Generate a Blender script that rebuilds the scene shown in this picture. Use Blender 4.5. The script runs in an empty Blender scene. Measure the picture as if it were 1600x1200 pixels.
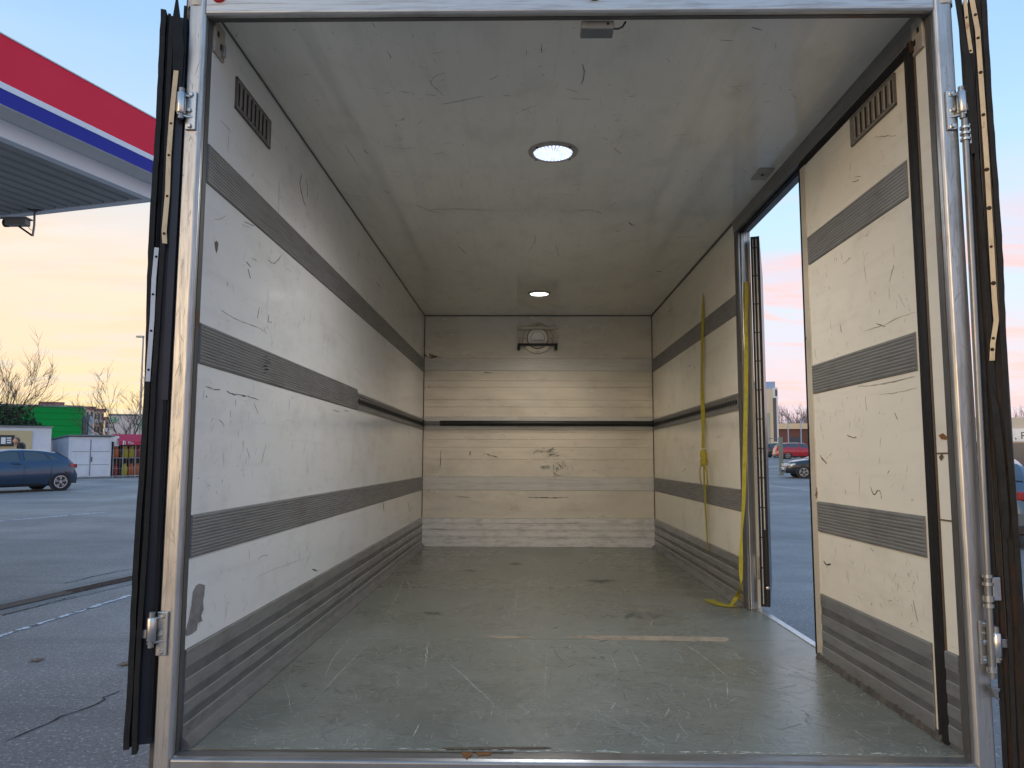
import bpy, bmesh, math, random
from mathutils import Vector, Matrix
random.seed(7)
sc = bpy.context.scene
C = sc.collection
R_ = math.radians

# ------------------------------------------------------------------ camera
F_PX, PIT, YAW, ROL = 1173.478, .1006695, .0170721, .0031144   # lens and aim, measured against the cargo box
TILT = R_(1.15)                                                 # the truck stands a little nose-down
CAMZ = 1.68
XL, XR, ZF, ZC, YB = -.92895, 1.17105, -.77797, 1.3303, 6.85948  # cargo box inside, seen from the camera
fw = Vector((-math.sin(YAW) * math.cos(PIT), math.cos(YAW) * math.cos(PIT), math.sin(PIT)))
_r = Vector((math.cos(YAW), math.sin(YAW), 0)); _u = _r.cross(fw)
CR = _r * math.cos(ROL) + _u * math.sin(ROL); CU = -_r * math.sin(ROL) + _u * math.cos(ROL)
RT = Matrix.Rotation(-TILT, 4, 'X')
CAM = Vector((0, 0, CAMZ))
cd = bpy.data.cameras.new('camera'); cam = bpy.data.objects.new('camera', cd); C.objects.link(cam)
cd.sensor_width = 36; cd.lens = F_PX / 1600 * 36; cd.clip_start = .02; cd.clip_end = 6000
m3 = Matrix((CR, CU, -fw)).transposed().to_4x4()
cam.matrix_world = Matrix.Translation(CAM) @ RT @ m3
sc.camera = cam
# ------------------------------------------------------------------ sky
SUN_AZ, SUN_EL = R_(-140), R_(9)      # azimuth measured from +Y towards +X
w = bpy.data.worlds.new('World'); sc.world = w; w.use_nodes = True
nt = w.node_tree; nt.nodes.clear()
def N(nt, t, **k):
    n = nt.nodes.new(t)
    for a, b in k.items(): setattr(n, a, b)
    return n
def math_(nt, op, a, b=None, c=None, clamp=False):
    n = N(nt, 'ShaderNodeMath', operation=op, use_clamp=clamp)
    for i, x in enumerate((a, b, c)):
        if x is None: continue
        if isinstance(x, (int, float)): n.inputs[i].default_value = x
        else: nt.links.new(x, n.inputs[i])
    return n.outputs[0]
def ramp_(nt, fac, stops, interp='LINEAR'):
    n = N(nt, 'ShaderNodeValToRGB'); e = n.color_ramp.elements; n.color_ramp.interpolation = interp
    while len(e) > 1: e.remove(e[-1])
    for i, (p, c) in enumerate(stops):
        if isinstance(c, (int, float)): c = (c, c, c)
        el = e[0] if i == 0 else e.new(p)
        el.position = p; el.color = (*c, 1)
    nt.links.new(fac, n.inputs[0]); return n.outputs[0]
def mix_(nt, fac, a, b, blend='MIX'):
    n = N(nt, 'ShaderNodeMix', data_type='RGBA', blend_type=blend)
    for s, x in ((n.inputs[0], fac), (n.inputs[6], a), (n.inputs[7], b)):
        if isinstance(x, (int, float)): s.default_value = x
        elif isinstance(x, tuple): s.default_value = (*x, 1)
        else: nt.links.new(x, s)
    return n.outputs[2]
def mapr(nt, x, a, b, c=0., d=1., smooth=True):
    n = N(nt, 'ShaderNodeMapRange', interpolation_type='SMOOTHSTEP' if smooth else 'LINEAR')
    nt.links.new(x, n.inputs[0])
    for i, q in enumerate((a, b, c, d)): n.inputs[i + 1].default_value = q
    return n.outputs[0]
tc = N(nt, 'ShaderNodeTexCoord'); sp = N(nt, 'ShaderNodeSeparateXYZ'); nt.links.new(tc.outputs['Generated'], sp.inputs[0])
z = sp.outputs[2]
zc_ = math_(nt, 'MAXIMUM', z, 0.)
hl = math_(nt, 'SQRT', math_(nt, 'ADD', math_(nt, 'POWER', sp.outputs[0], 2.), math_(nt, 'ADD', math_(nt, 'POWER', sp.outputs[1], 2.), 1e-5)))
WA = R_(-95)
ca = math_(nt, 'DIVIDE', math_(nt, 'ADD', math_(nt, 'MULTIPLY', sp.outputs[0], math.sin(WA)), math_(nt, 'MULTIPLY', sp.outputs[1], math.cos(WA))), hl)
wf = mapr(nt, ca, -.35, .22)
warm = ramp_(nt, zc_, [(0, (1., .74, .33)), (.04, (1., .76, .40)), (.10, (.99, .73, .48)), (.17, (1., .75, .55)), (.235, (.93, .78, .68)), (.29, (.72, .76, .82)), (.37, (.50, .69, .88)), (.47, (.37, .60, .91)), (1, (.22, .42, .80))])
cool = ramp_(nt, zc_, [(0, (.72, .55, .66)), (.05, (.76, .57, .66)), (.10, (.78, .64, .72)), (.17, (.66, .73, .85)), (.27, (.54, .75, .93)), (.36, (.44, .68, .94)), (.5, (.32, .55, .92)), (1, (.2, .40, .82))])
base = mix_(nt, wf, cool, warm)
# thin streaky clouds
dz = math_(nt, 'ADD', zc_, .12)
cmb = N(nt, 'ShaderNodeCombineXYZ')
nt.links.new(math_(nt, 'DIVIDE', sp.outputs[0], dz), cmb.inputs[0]); nt.links.new(math_(nt, 'DIVIDE', sp.outputs[1], dz), cmb.inputs[1])
mp = N(nt, 'ShaderNodeMapping'); mp.inputs['Rotation'].default_value = (0, 0, R_(28)); mp.inputs['Scale'].default_value = (1.3, 2.6, 1); nt.links.new(cmb.outputs[0], mp.inputs[0])
nz = N(nt, 'ShaderNodeTexNoise'); nz.inputs['Scale'].default_value = .9; nz.inputs['Detail'].default_value = 6; nz.inputs['Roughness'].default_value = .55; nz.inputs['Distortion'].default_value = .6; nt.links.new(mp.outputs[0], nz.inputs[0])
cl = mapr(nt, nz.outputs[0], .44, .62)
lowband = math_(nt, 'MULTIPLY', mapr(nt, zc_, .02, .08), mapr(nt, zc_, .34, .18))
clc = mix_(nt, wf, (.98, .55, .50), (1., .70, .47))
base = mix_(nt, math_(nt, 'MULTIPLY', math_(nt, 'MULTIPLY', cl, lowband), .85), base, clc)
nz2 = N(nt, 'ShaderNodeTexNoise'); nz2.inputs['Scale'].default_value = 1.6; nz2.inputs['Detail'].default_value = 5; nt.links.new(mp.outputs[0], nz2.inputs[0])
gr = math_(nt, 'MULTIPLY', mapr(nt, nz2.outputs[0], .47, .63), mapr(nt, zc_, .42, .2))
base = mix_(nt, math_(nt, 'MULTIPLY', gr, .55), base, mix_(nt, wf, (.74, .66, .76), (.80, .71, .63)))
hi = math_(nt, 'MULTIPLY', mapr(nt, nz.outputs[0], .45, .8), mapr(nt, zc_, .25, .45))
base = mix_(nt, math_(nt, 'MULTIPLY', hi, .3), base, (.62, .76, .93))
sky = N(nt, 'ShaderNodeTexSky', sky_type='NISHITA'); sky.sun_disc = False; sky.sun_elevation = SUN_EL; sky.sun_rotation = SUN_AZ
base = mix_(nt, .03, base, sky.outputs[0], 'ADD')
bg = N(nt, 'ShaderNodeBackground'); bg.inputs[1].default_value = .615; nt.links.new(base, bg.inputs[0])
out = N(nt, 'ShaderNodeOutputWorld'); nt.links.new(bg.outputs[0], out.inputs[0])
# ------------------------------------------------------------------ sun
sl = bpy.data.lights.new('sun', 'SUN'); sl.energy = .4; sl.angle = R_(24); sl.color = (1., .72, .44)
so = bpy.data.objects.new('sun', sl); C.objects.link(so)
sd = Vector((math.sin(SUN_AZ) * math.cos(SUN_EL), math.cos(SUN_AZ) * math.cos(SUN_EL), math.sin(SUN_EL)))
so.rotation_euler = sd.to_track_quat('Z', 'Y').to_euler(); so.location = (-10, -20, 12)
vs = sc.view_settings; vs.view_transform = 'Standard'; vs.look = 'None'; vs.gamma = 1; vs.use_curve_mapping = False; vs.exposure = .80
sc.cycles.max_bounces = 8; sc.cycles.diffuse_bounces = 6; sc.cycles.glossy_bounces = 3; sc.cycles.use_adaptive_sampling = True; sc.cycles.adaptive_threshold = .02

# ------------------------------------------------------------------ measuring helpers
def ray(u, v): return fw + CR * ((u - 800) / F_PX) + CU * ((600 - v) / F_PX)
def hit(u, v, ax, val):                        # in truck coordinates (camera at the origin)
    d = ray(u, v); return d * (val / d[ax])
def wray(u, v): return RT.to_3x3() @ ray(u, v)
def G(u, v, zz=0.):                            # on the ground
    d = wray(u, v); t = (zz - CAMZ) / d.z; return CAM + d * t
def AT(u, v, y):                               # at a distance y ahead
    d = wray(u, v); return CAM + d * (y / d.y)
BASE = Vector((.121, 4.45, -1.66))
# ------------------------------------------------------------------ mesh helpers
class MB:
    def __init__(s): s.v = []; s.f = []; s.m = []; s.cur = 0
    def add(s, vs, fs):
        o = len(s.v); s.v += [Vector(p) for p in vs]
        for f in fs: s.f.append(tuple(o + i for i in f)); s.m.append(s.cur)
        return s
    def box(s, x0, x1, y0, y1, z0, z1):
        return s.add([(x0,y0,z0),(x1,y0,z0),(x1,y1,z0),(x0,y1,z0),(x0,y0,z1),(x1,y0,z1),(x1,y1,z1),(x0,y1,z1)],
                     [(0,3,2,1),(4,5,6,7),(0,1,5,4),(1,2,6,5),(2,3,7,6),(3,0,4,7)])
    def prism(s, poly, vec):
        n = len(poly); vec = Vector(vec); a = [Vector(p) for p in poly]
        return s.add(a + [p + vec for p in a], [tuple(range(n))[::-1], tuple(range(n, 2*n))] + [(i, (i+1) % n, n + (i+1) % n, n + i) for i in range(n)])
    def tube(s, pts, r, n=8, cap=True):
        pts = [Vector(p) for p in pts]; rs = r if isinstance(r, (list, tuple)) else [r] * len(pts)
        vs = []; fs = []; up = None
        for i, p in enumerate(pts):
            t = (pts[min(i+1, len(pts)-1)] - pts[max(i-1, 0)]).normalized()
            if up is None: up = t.orthogonal().normalized()
            up = (up - t * up.dot(t)); up = up.normalized() if up.length > 1e-6 else t.orthogonal().normalized()
            b = t.cross(up)
            for k in range(n):
                a = 2 * math.pi * k / n; vs.append(p + (up * math.cos(a) + b * math.sin(a)) * rs[i])
        for i in range(len(pts) - 1):
            for k in range(n):
                fs.append((i*n+k, i*n+(k+1) % n, (i+1)*n+(k+1) % n, (i+1)*n+k))
        if cap: fs += [tuple(range(n))[::-1], tuple(range((len(pts)-1)*n, len(pts)*n))]
        return s.add(vs, fs)
    def lathe(s, prof, org, axis=(0,0,1), n=20):      # prof: (radius, height)
        ax = Vector(axis).normalized(); e1 = ax.orthogonal().normalized(); e2 = ax.cross(e1); org = Vector(org); vs = []; fs = []
        for (r, h) in prof:
            for k in range(n):
                a = 2*math.pi*k/n; vs.append(org + ax*h + (e1*math.cos(a) + e2*math.sin(a))*max(r, 1e-4))
        for i in range(len(prof)-1):
            for k in range(n): fs.append((i*n+k, i*n+(k+1) % n, (i+1)*n+(k+1) % n, (i+1)*n+k))
        if prof[0][0] < 1e-3: fs.append(tuple(range(n))[::-1])
        if prof[-1][0] < 1e-3: fs.append(tuple(range((len(prof)-1)*n, len(prof)*n)))
        return s.add(vs, fs)
    def ribbon(s, pts, wid, nrm, th=.0008):            # flat strip laid along a path on a surface with normal nrm
        pts = [Vector(p) for p in pts]; nrm = Vector(nrm).normalized(); vs = []; fs = []; n = len(pts)
        ws = wid if isinstance(wid, (list, tuple)) else [wid]*n
        for i, p in enumerate(pts):
            t = (pts[min(i+1, n-1)] - pts[max(i-1, 0)]).normalized(); b = nrm.cross(t).normalized() * (ws[i]/2)
            vs += [p - b, p + b, p + b + nrm*th, p - b + nrm*th]
        for i in range(n-1):
            o = i*4
            for k in range(4): fs.append((o+k, o+(k+1) % 4, o+4+(k+1) % 4, o+4+k))
        fs += [(3,2,1,0), tuple((n-1)*4+k for k in range(4))]
        return s.add(vs, fs)
    def build(s, name, mats, parent=None, smooth=False, off=None, bevel=0, seg=2):
        me = bpy.data.meshes.new(name); o3 = off if off is not None else Vector((0,0,0))
        me.from_pydata([tuple(p - o3) for p in s.v], [], s.f); me.update()
        if not isinstance(mats, (list, tuple)): mats = [mats]
        for m in mats: me.materials.append(m)
        for p, mi in zip(me.polygons, s.m): p.material_index = mi
        bm = bmesh.new(); bm.from_mesh(me); bmesh.ops.recalc_face_normals(bm, faces=bm.faces); bm.to_mesh(me); bm.free()
        if smooth: 
            me.polygons.foreach_set('use_smooth', [True]*len(me.polygons)); me.set_sharp_from_angle(angle=R_(smooth if smooth is not True else 40))
        ob = bpy.data.objects.new(name, me); C.objects.link(ob)
        if parent: ob.parent = parent
        if bevel:
            b = ob.modifiers.new('bevel', 'BEVEL'); b.width = bevel; b.segments = seg; b.limit_method = 'ANGLE'; b.angle_limit = R_(40); b.harden_normals = False
        return ob
def tag(o, label=None, cat=None, group=None, kind=None):
    if label: o['label'] = label
    if cat: o['category'] = cat
    if group: o['group'] = group
    if kind: o['kind'] = kind
    return o
def empty(name, loc, rz=0):
    e = bpy.data.objects.new(name, None); C.objects.link(e); e.location = loc; e.rotation_euler = (0, 0, rz); e.empty_display_size = .2; return e

# ------------------------------------------------------------------ materials
def newmat(name):
    m = bpy.data.materials.new(name); m.use_nodes = True; nt = m.node_tree
    return m, nt, nt.nodes['Principled BSDF']
def coords(nt, axes=None):
    t = N(nt, 'ShaderNodeTexCoord')
    if axes is None: return t.outputs['Object']
    s = N(nt, 'ShaderNodeSeparateXYZ'); nt.links.new(t.outputs['Object'], s.inputs[0]); c = N(nt, 'ShaderNodeCombineXYZ')
    for i, a in enumerate(axes): nt.links.new(s.outputs['xyz'.index(a)], c.inputs[i])
    return c.outputs[0]
def scaled(nt, co, sx, sy, sz=1, loc=(0,0,0)):
    m = N(nt, 'ShaderNodeMapping'); m.inputs['Scale'].default_value = (sx, sy, sz); m.inputs['Location'].default_value = loc; nt.links.new(co, m.inputs[0]); return m.outputs[0]
def noise(nt, co, scale, detail=4, rough=.55, dist=0):
    n = N(nt, 'ShaderNodeTexNoise'); n.inputs['Scale'].default_value = scale; n.inputs['Detail'].default_value = detail; n.inputs['Roughness'].default_value = rough; n.inputs['Distortion'].default_value = dist
    nt.links.new(co, n.inputs[0]); return n.outputs[0]
def bump(nt, b, h, strength=.3, dist=.01):
    n = N(nt, 'ShaderNodeBump'); n.inputs['Strength'].default_value = strength; n.inputs['Distance'].default_value = dist; nt.links.new(h, n.inputs['Height']); nt.links.new(n.outputs[0], b.inputs['Normal'])
def vmax(nt, *xs):
    r = xs[0]
    for x in xs[1:]: r = math_(nt, 'MAXIMUM', r, x)
    return r
def panel_mat(name, axes, col, rough=.3, dirt=.5, marks=1., seed=1, along=True):
    m, nt, b = newmat(name); co = coords(nt, axes)
    big = noise(nt, scaled(nt, co, .8, 1.4), 2.2, 3, .6)
    streak = noise(nt, scaled(nt, co, .6, 9), 3., 3, .6, .3)
    c = mix_(nt, math_(nt, 'MULTIPLY', mapr(nt, big, .42, .75), .16*dirt/.5), col, tuple(x*.62 for x in col))
    c = mix_(nt, math_(nt, 'MULTIPLY', mapr(nt, streak, .50, .78), .22*dirt/.5), c, tuple(x*f for x, f in zip(col, (.6, .56, .48))))
    spk = mapr(nt, noise(nt, co, 75, 2, .5), .735, .80)
    mk = math_(nt, 'MULTIPLY', spk, .45)
    c = mix_(nt, math_(nt, 'MULTIPLY', mk, .8*marks), c, (.075, .066, .055))
    smear = math_(nt, 'MULTIPLY', mapr(nt, noise(nt, scaled(nt, co, 1.6, 2.8), 2.3, 5, .6), .46, .80), .26*dirt/.5)
    c = mix_(nt, smear, c, (.20, .18, .15))
    nt.links.new(c, b.inputs['Base Color'])
    nt.links.new(math_(nt, 'ADD', math_(nt, 'MULTIPLY', big, .22), rough - .1), b.inputs['Roughness'])
    b.inputs['Specular IOR Level'].default_value = .38
    bump(nt, b, noise(nt, scaled(nt, co, 1.2, 2.2), 2.6, 3), .10, .02)
    return m
def alu_mat(name, axes, col=(.50,.50,.50), rough=.38, stretch=(1, 14), metallic=.85, dark=.35, seed=2, rust=0, scr=.5, rcol=(.12, .05, .022)):
    m, nt, b = newmat(name); co = coords(nt, axes); b.inputs['Metallic'].default_value = metallic
    st = noise(nt, scaled(nt, co, *stretch), 6, 4, .65, .3); bl = noise(nt, co, 5, 3, .6)
    c = mix_(nt, math_(nt, 'MULTIPLY', mapr(nt, st, .42, .75), dark), col, tuple(x*.38 for x in col))
    c = mix_(nt, math_(nt, 'MULTIPLY', mapr(nt, bl, .50, .78), dark*.7), c, tuple(x*f for x, f in zip(col, (.45,.40,.36))))
    if rust:
        rr = mapr(nt, noise(nt, scaled(nt, co, 3, 2), 4, 6, .7), .62 - rust*.2, .70 - rust*.18)
        c = mix_(nt, rr, c, rcol); mm = math_(nt, 'MULTIPLY', math_(nt, 'SUBTRACT', 1., rr), metallic); nt.links.new(mm, b.inputs['Metallic'])
    nt.links.new(c, b.inputs['Base Color'])
    nt.links.new(math_(nt, 'ADD', math_(nt, 'MULTIPLY', st, .3), rough-.13), b.inputs['Roughness'])
    bump(nt, b, st, .12, .004); return m
def plain(name, col, rough=.5, metallic=0., var=.18, scale=8., bmp=0., spec=.5, coat=0.):
    m, nt, b = newmat(name); co = coords(nt); n = noise(nt, co, scale, 5, .6)
    c = mix_(nt, math_(nt, 'MULTIPLY', mapr(nt, n, .35, .75), var), col, tuple(x*.45 for x in col))
    nt.links.new(c, b.inputs['Base Color']); b.inputs['Metallic'].default_value = metallic
    nt.links.new(math_(nt, 'ADD', math_(nt, 'MULTIPLY', n, .2), rough-.1), b.inputs['Roughness']); b.inputs['Specular IOR Level'].default_value = spec
    if coat: b.inputs['Coat Weight'].default_value = coat; b.inputs['Coat Roughness'].default_value = .05
    if bmp: bump(nt, b, n, bmp, .01)
    return m
def emis(name, col, st):
    m, nt, b = newmat(name); b.inputs['Base Color'].default_value = (*col, 1); b.inputs['Emission Color'].default_value = (*col, 1); b.inputs['Emission Strength'].default_value = st; return m
WHITE = (.80, .785, .74)
M = {}
M['wall'] = panel_mat('white wall panel', 'yzx', WHITE, .15, .35, 1., 1)
M['rwall'] = panel_mat('warm light tinted wall panel', 'yzx', (.84, .785, .66), .15, .35, .9, 11)  # white panel again, with this side's warm light put into its colour
M['ceil'] = panel_mat('ceiling panel', 'yxz', (.80, .76, .68), .10, .35, 1., 21)
M['back'] = panel_mat('front wall plank', 'xzy', (.80, .745, .64), .24, .45, .9, 31)
M['back'].node_tree.nodes['Principled BSDF'].inputs['Metallic'].default_value = .25
M['rail'] = alu_mat('grey rub rail', 'yzx', (.245,.24,.23), .42, (1, 22), .25, .5, 3, 0, .7)
M['kick'] = alu_mat('aluminium kick board', 'yzx', (.42,.42,.42), .36, (1.2, 6), .72, .45, 5, 0, .6)
M['kickg'] = alu_mat('aluminium kick groove', 'yzx', (.22,.22,.22), .45, (1.2, 6), .6, .5, 6, 0, .6)
M['bkick'] = alu_mat('bright aluminium kick board', 'xzy', (.92,.90,.87), .30, (1.5, 7), .15, .5, 7, 0, .6)
M['bstrip'] = alu_mat('pale aluminium strip', 'xzy', (.84,.81,.75), .36, (1, 16), .12, .3, 8, 0, .4)
M['frame'] = alu_mat('steel door frame', 'xzy', (.50,.495,.485), .38, (26, 1.2), .9, .5, 9, 0, .5)
M['frameh'] = alu_mat('steel door header', 'xzy', (.56,.55,.53), .40, (1.2, 26), .8, .6, 9, 0, .5)
M['sill'] = alu_mat('steel sill', 'xyz', (.40,.40,.40), .34, (1, 14), .9, .5, 10, 0, .6)
M['jamb'] = alu_mat('dark worn jamb', 'yzx', (.13,.125,.118), .45, (14, 1), .4, .5, 12, .1, .4)
M['alu'] = alu_mat('aluminium trim', 'xzy', (.62,.62,.62), .30, (30, 1), .85, .3, 13, 0, .3)
M['cream_edge'] = alu_mat('cream door edge trim', 'xzy', (.62,.55,.44), .4, (24, 1), .15, .35, 14, .05, .4)
M['zinc'] = alu_mat('zinc plated steel', 'xzy', (.58,.57,.55), .26, (8, 3), .92, .35, 15, 0, .3)
M['rod'] = alu_mat('galvanised rod', 'xzy', (.30,.30,.295), .36, (20, 1), .75, .3, 16, 0, .3)
M['rubber'] = plain('black rubber', (.010,.0096,.0092), .6, 0, .5, 22, .35, .3)
M['rubber2'] = plain('dusty rubber', (.017,.0158,.0145), .65, 0, .5, 26, .4, .3)
M['navy'] = plain('dark navy door skin', (.018,.020,.030), .32, 0, .3, 4)
M['rusty'] = alu_mat('rusted channel', 'xzy', (.022,.019,.017), .65, (12, 2), .1, .6, 17, .55, .5, (.040,.015,.008))
M['creamstrip'] = alu_mat('rust stained cream strip', 'xzy', (.72,.55,.33), .5, (14, 3), .05, .35, 18, .10, .5, (.30,.12,.03))
M['greystrip'] = plain('light grey strip', (.55,.57,.60), .4, .3, .2, 12)
M['screw'] = plain('rusty screw', (.05,.026,.014), .6, .4, .4, 60)
M['dark'] = plain('dark gap', (.012,.011,.010), .8, 0, .2)
M['scuff'] = plain('dark scuff', (.115,.102,.088), .6, 0, .5, 90)
M['scuff2'] = plain('brown scuff', (.13,.088,.05), .6, 0, .5, 90)
M['scuff3'] = plain('faint grey scuff', (.34,.315,.28), .55, 0, .5, 70)
M['scuff4'] = plain('soft scuff', (.48,.455,.41), .5, 0, .4, 70)
M['fscr2'] = plain('faint floor scratch', (.45,.455,.39), .45, 0, .4, 60)
M['fdark2'] = plain('faint dark floor scratch', (.145,.145,.12), .45, 0, .4, 60)
M['kscr'] = plain('bright metal scratch', (.50,.50,.49), .4, .5, .3, 60)
M['frscr'] = plain('faint metal scratch', (.34,.33,.31), .4, .6, .3, 60)
M['patch'] = plain('grey primer patch', (.27,.25,.235), .6, 0, .7, 30)
M['fscr'] = plain('pale floor scratch', (.58,.58,.50), .5, 0, .5, 60)
M['ftan'] = plain('tan worn floor', (.46,.36,.245), .6, 0, .7, 22)
M['fdark'] = plain('dark floor stain', (.175,.168,.138), .5, 0, .6, 20)
M['rust'] = plain('orange rust', (.30,.115,.028), .8, 0, .8, 25, .4)
M['yellow'] = plain('yellow strap webbing', (.44,.36,.03), .75, 0, .45, 40)
M['grey'] = plain('grey plastic', (.20,.20,.195), .45, 0, .3, 10)
M['bracket'] = plain('cream bracket', (.78,.72,.62), .45, 0, .35, 12)
M['black'] = plain('black plastic', (.02,.02,.02), .45, 0, .3)
M['redlens'] = plain('red lamp lens', (.62,.03,.04), .25, 0, .1)
M['lampring'] = plain('lamp ring', (.46,.41,.34), .5, .2, .5, 20)
def floor_mat():
    m, nt, b = newmat('grey green floor'); co = coords(nt, 'xyz')
    big = noise(nt, co, 1.6, 6, .62, .4); fine = noise(nt, scaled(nt, co, 5, 22), 5, 5, .65)
    c = mix_(nt, mapr(nt, big, .35, .68), (.195,.197,.157), (.265,.267,.22))
    c = mix_(nt, math_(nt, 'MULTIPLY', mapr(nt, fine, .42, .72), .5), c, (.14,.14,.115))
    wear = math_(nt, 'MULTIPLY', mapr(nt, noise(nt, scaled(nt, co, 1, 2.4), 4.2, 8, .75), .54, .70), .34)
    c = mix_(nt, wear, c, (.40,.38,.31))
    nt.links.new(c, b.inputs['Base Color'])
    nt.links.new(math_(nt, 'ADD', math_(nt, 'MULTIPLY', mapr(nt, big, .3, .7), .16), math_(nt, 'MULTIPLY_ADD', fine, .18, .13)), b.inputs['Roughness'])
    b.inputs['Specular IOR Level'].default_value = .5
    bump(nt, b, fine, .08, .004); return m
M['floor'] = floor_mat()
def asphalt(name, col, seed=0):
    m, nt, b = newmat(name); co = coords(nt)
    big = noise(nt, co, .35, 6, .6); med = noise(nt, co, 6, 5, .7); fin = noise(nt, co, 62, 2, .6); fin2 = noise(nt, co, 34, 2, .7)
    c = mix_(nt, mapr(nt, big, .35, .7), tuple(x*.72 for x in col), tuple(x*1.2 for x in col))
    c = mix_(nt, math_(nt, 'MULTIPLY', mapr(nt, med, .45, .75), .3), c, tuple(x*.6 for x in col))
    c = mix_(nt, math_(nt, 'MULTIPLY', mapr(nt, fin2, .55, .68), .7), c, tuple(x*1.9 for x in col))
    c = mix_(nt, math_(nt, 'MULTIPLY', mapr(nt, fin, .54, .64), .7), c, tuple(x*.35 for x in col))
    band = noise(nt, scaled(nt, co, .12, 1.1), 1.3, 4, .6, .4); c = mix_(nt, math_(nt, 'MULTIPLY', mapr(nt, band, .50, .70), .35), c, tuple(x*.45 for x in col))
    nt.links.new(c, b.inputs['Base Color']); b.inputs['Roughness'].default_value = .75; b.inputs['Specular IOR Level'].default_value = .4
    bump(nt, b, fin, .5, .006); return m
M['asphalt'] = asphalt('asphalt', (.305,.28,.255))
M['concrete'] = asphalt('worn concrete edge', (.25,.24,.225))
def paint():
    m, nt, b = newmat('worn road paint'); co = coords(nt); n = noise(nt, co, 7, 6, .75)
    k = mapr(nt, n, .42, .52); c = mix_(nt, k, (.10,.105,.115), (.74,.75,.77)); nt.links.new(c, b.inputs['Base Color']); b.inputs['Roughness'].default_value = .75; return m
M['paint'] = paint()

# ================================================================== THE TRUCK
root = empty('cargo_truck', CAM + RT.to_3x3() @ BASE)
root.rotation_euler = (-TILT, 0, 0)
tag(root, 'open box body of a delivery truck seen through its rear doors', 'truck')
def T(mb, name, mat, parent=None, **k): return mb.build(name, mat, parent or root, off=BASE, **k)
YJ, YF = 2.10, 2.05          # end of the panels, rear face of the frame
WT = .075                    # wall thickness
# floor panels (seams across)
seams = [YJ, 3.372, 4.70, 6.17, YB]
for a, b in zip(seams[:-1], seams[1:]):
    T(MB().box(XL, XR + .045, a + .001, b - .001, ZF - .03, ZF), 'floor_panel', M['floor'])
T(MB().box(XL - WT, XR + WT - .005, YJ, YB + .05, ZF - .12, ZF - .032), 'subfloor', M['jamb'])
# ceiling panels
for a, b in zip([YJ, 2.83, 4.05, 5.25], [2.83, 4.05, 5.25, YB]):
    pass
ceil = T(MB().box(XL, XR, YF + .03, YB, ZC, ZC + .06), 'ceiling_panel', M['ceil'])
T(MB().box(XL - WT, XR + WT, YF + .02, YB + .05, ZC + .061, ZC + .085), 'roof', M['wall'])
cm = MB()
cm.tube([(XL + .003, YJ, ZC - .003), (XL + .003, YB, ZC - .003)], .003, 6); cm.tube([(XL, YB - .004, ZC - .004), (XR, YB - .004, ZC - .004)], .004, 6); cm.tube([(XR - .005, 4.11, ZC - .005), (XR - .005, YB, ZC - .005)], .005, 6)
T(cm, 'ceiling_joint', M['scuff'], ceil)
# ---- left wall
lw = T(MB().box(XL - WT, XL, YJ, YB + .05, ZF, ZC + .06), 'side_wall', M['wall'])
def rail_profile(z0, z1, n, depth):
    """ribbed profile (depth, height)"""
    pts = [(0, z0), (depth, z0 + .003)]; h = (z1 - z0 - .006) / n
    for i in range(n):
        a = z0 + .003 + i*h
        pts += [(depth, a + h*.12), (depth*1.35, a + h*.3), (depth*1.35, a + h*.7), (depth, a + h*.88)]
    return pts + [(depth, z1 - .003), (0, z1)]
def rail(xw, sgn, y0, y1, z0, z1, parent, n=11, d=.005, name='rub_rail'):
    return T(MB().prism([(xw + sgn*a, y0, b) for a, b in rail_profile(z0, z1, n, d)], (0, y1 - y0, 0)), name, M['rail'], parent)
rail(XL, 1, YJ + .002, YB - .002, .80, .92, lw, 12)
rail(XL, 1, YJ + .002, 4.118, .27, .388, lw, 12)
rail(XL, 1, YJ + .002, YB - .002, -.275, -.155, lw, 12)
def track(xw, sgn, y0, y1, parent):
    t = MB()
    for (za, zb, d) in ((.276, .292, .010), (.350, .366, .010), (.292, .350, .0045)):
        t.box(*sorted((xw, xw + sgn*d)), y0, y1, za, zb)
    o = T(t, 'lashing_track', M['rail'], parent)
    h = MB(); n = int((y1 - y0)/.05)
    for i in range(n):
        y = y0 + .03 + i*.05
        h.lathe([(.0, 0), (.015, 0), (.015, .0012), (0, .0012)], (xw + sgn*.0046, y, .321), (sgn, 0, 0), 10)
        h.box(*sorted((xw + sgn*.0046, xw + sgn*.0058)), y + .019, y + .027, .300, .342)
    T(h, 'track_holes', M['dark'], o)['kind'] = 'stuff'
    return o
track(XL, 1, 4.121, YB - .002, lw)
def kick(xw, sgn, y0, y1, parent, mat='kick', top=-.52):
    H = top - ZF - .004; T(MB().box(*sorted((xw, xw + sgn*.004)), y0, y1, ZF + .002, top), 'kick_plate', M['kickg'], parent)
    for (a, b, e) in ((0, .20, .0065), (.305, .465, .006), (.55, .695, .006), (.775, .965, .0065)):
        z1, z0 = top - a*H, top - b*H; q = .004
        T(MB().prism([(xw + sgn*.0035, y0 + .0004, z0), (xw + sgn*e, y0 + .0004, z0 + q), (xw + sgn*e, y0 + .0004, z1 - q), (xw + sgn*.0035, y0 + .0004, z1)], (0, y1 - y0 - .0008, 0)), 'kick_board', M[mat], parent)
kick(XL, 1, YJ + .002, YB - .002, lw)
T(MB().prism([(XL + .002, YJ, ZF + .001), (XL + .034, YJ, ZF + .001), (XL + .032, YJ, ZF + .005), (XL + .014, YJ, ZF + .022), (XL + .002, YJ, ZF + .030)], (0, YB - YJ, 0)), 'floor_cove', M['kickg'], lw)
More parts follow.
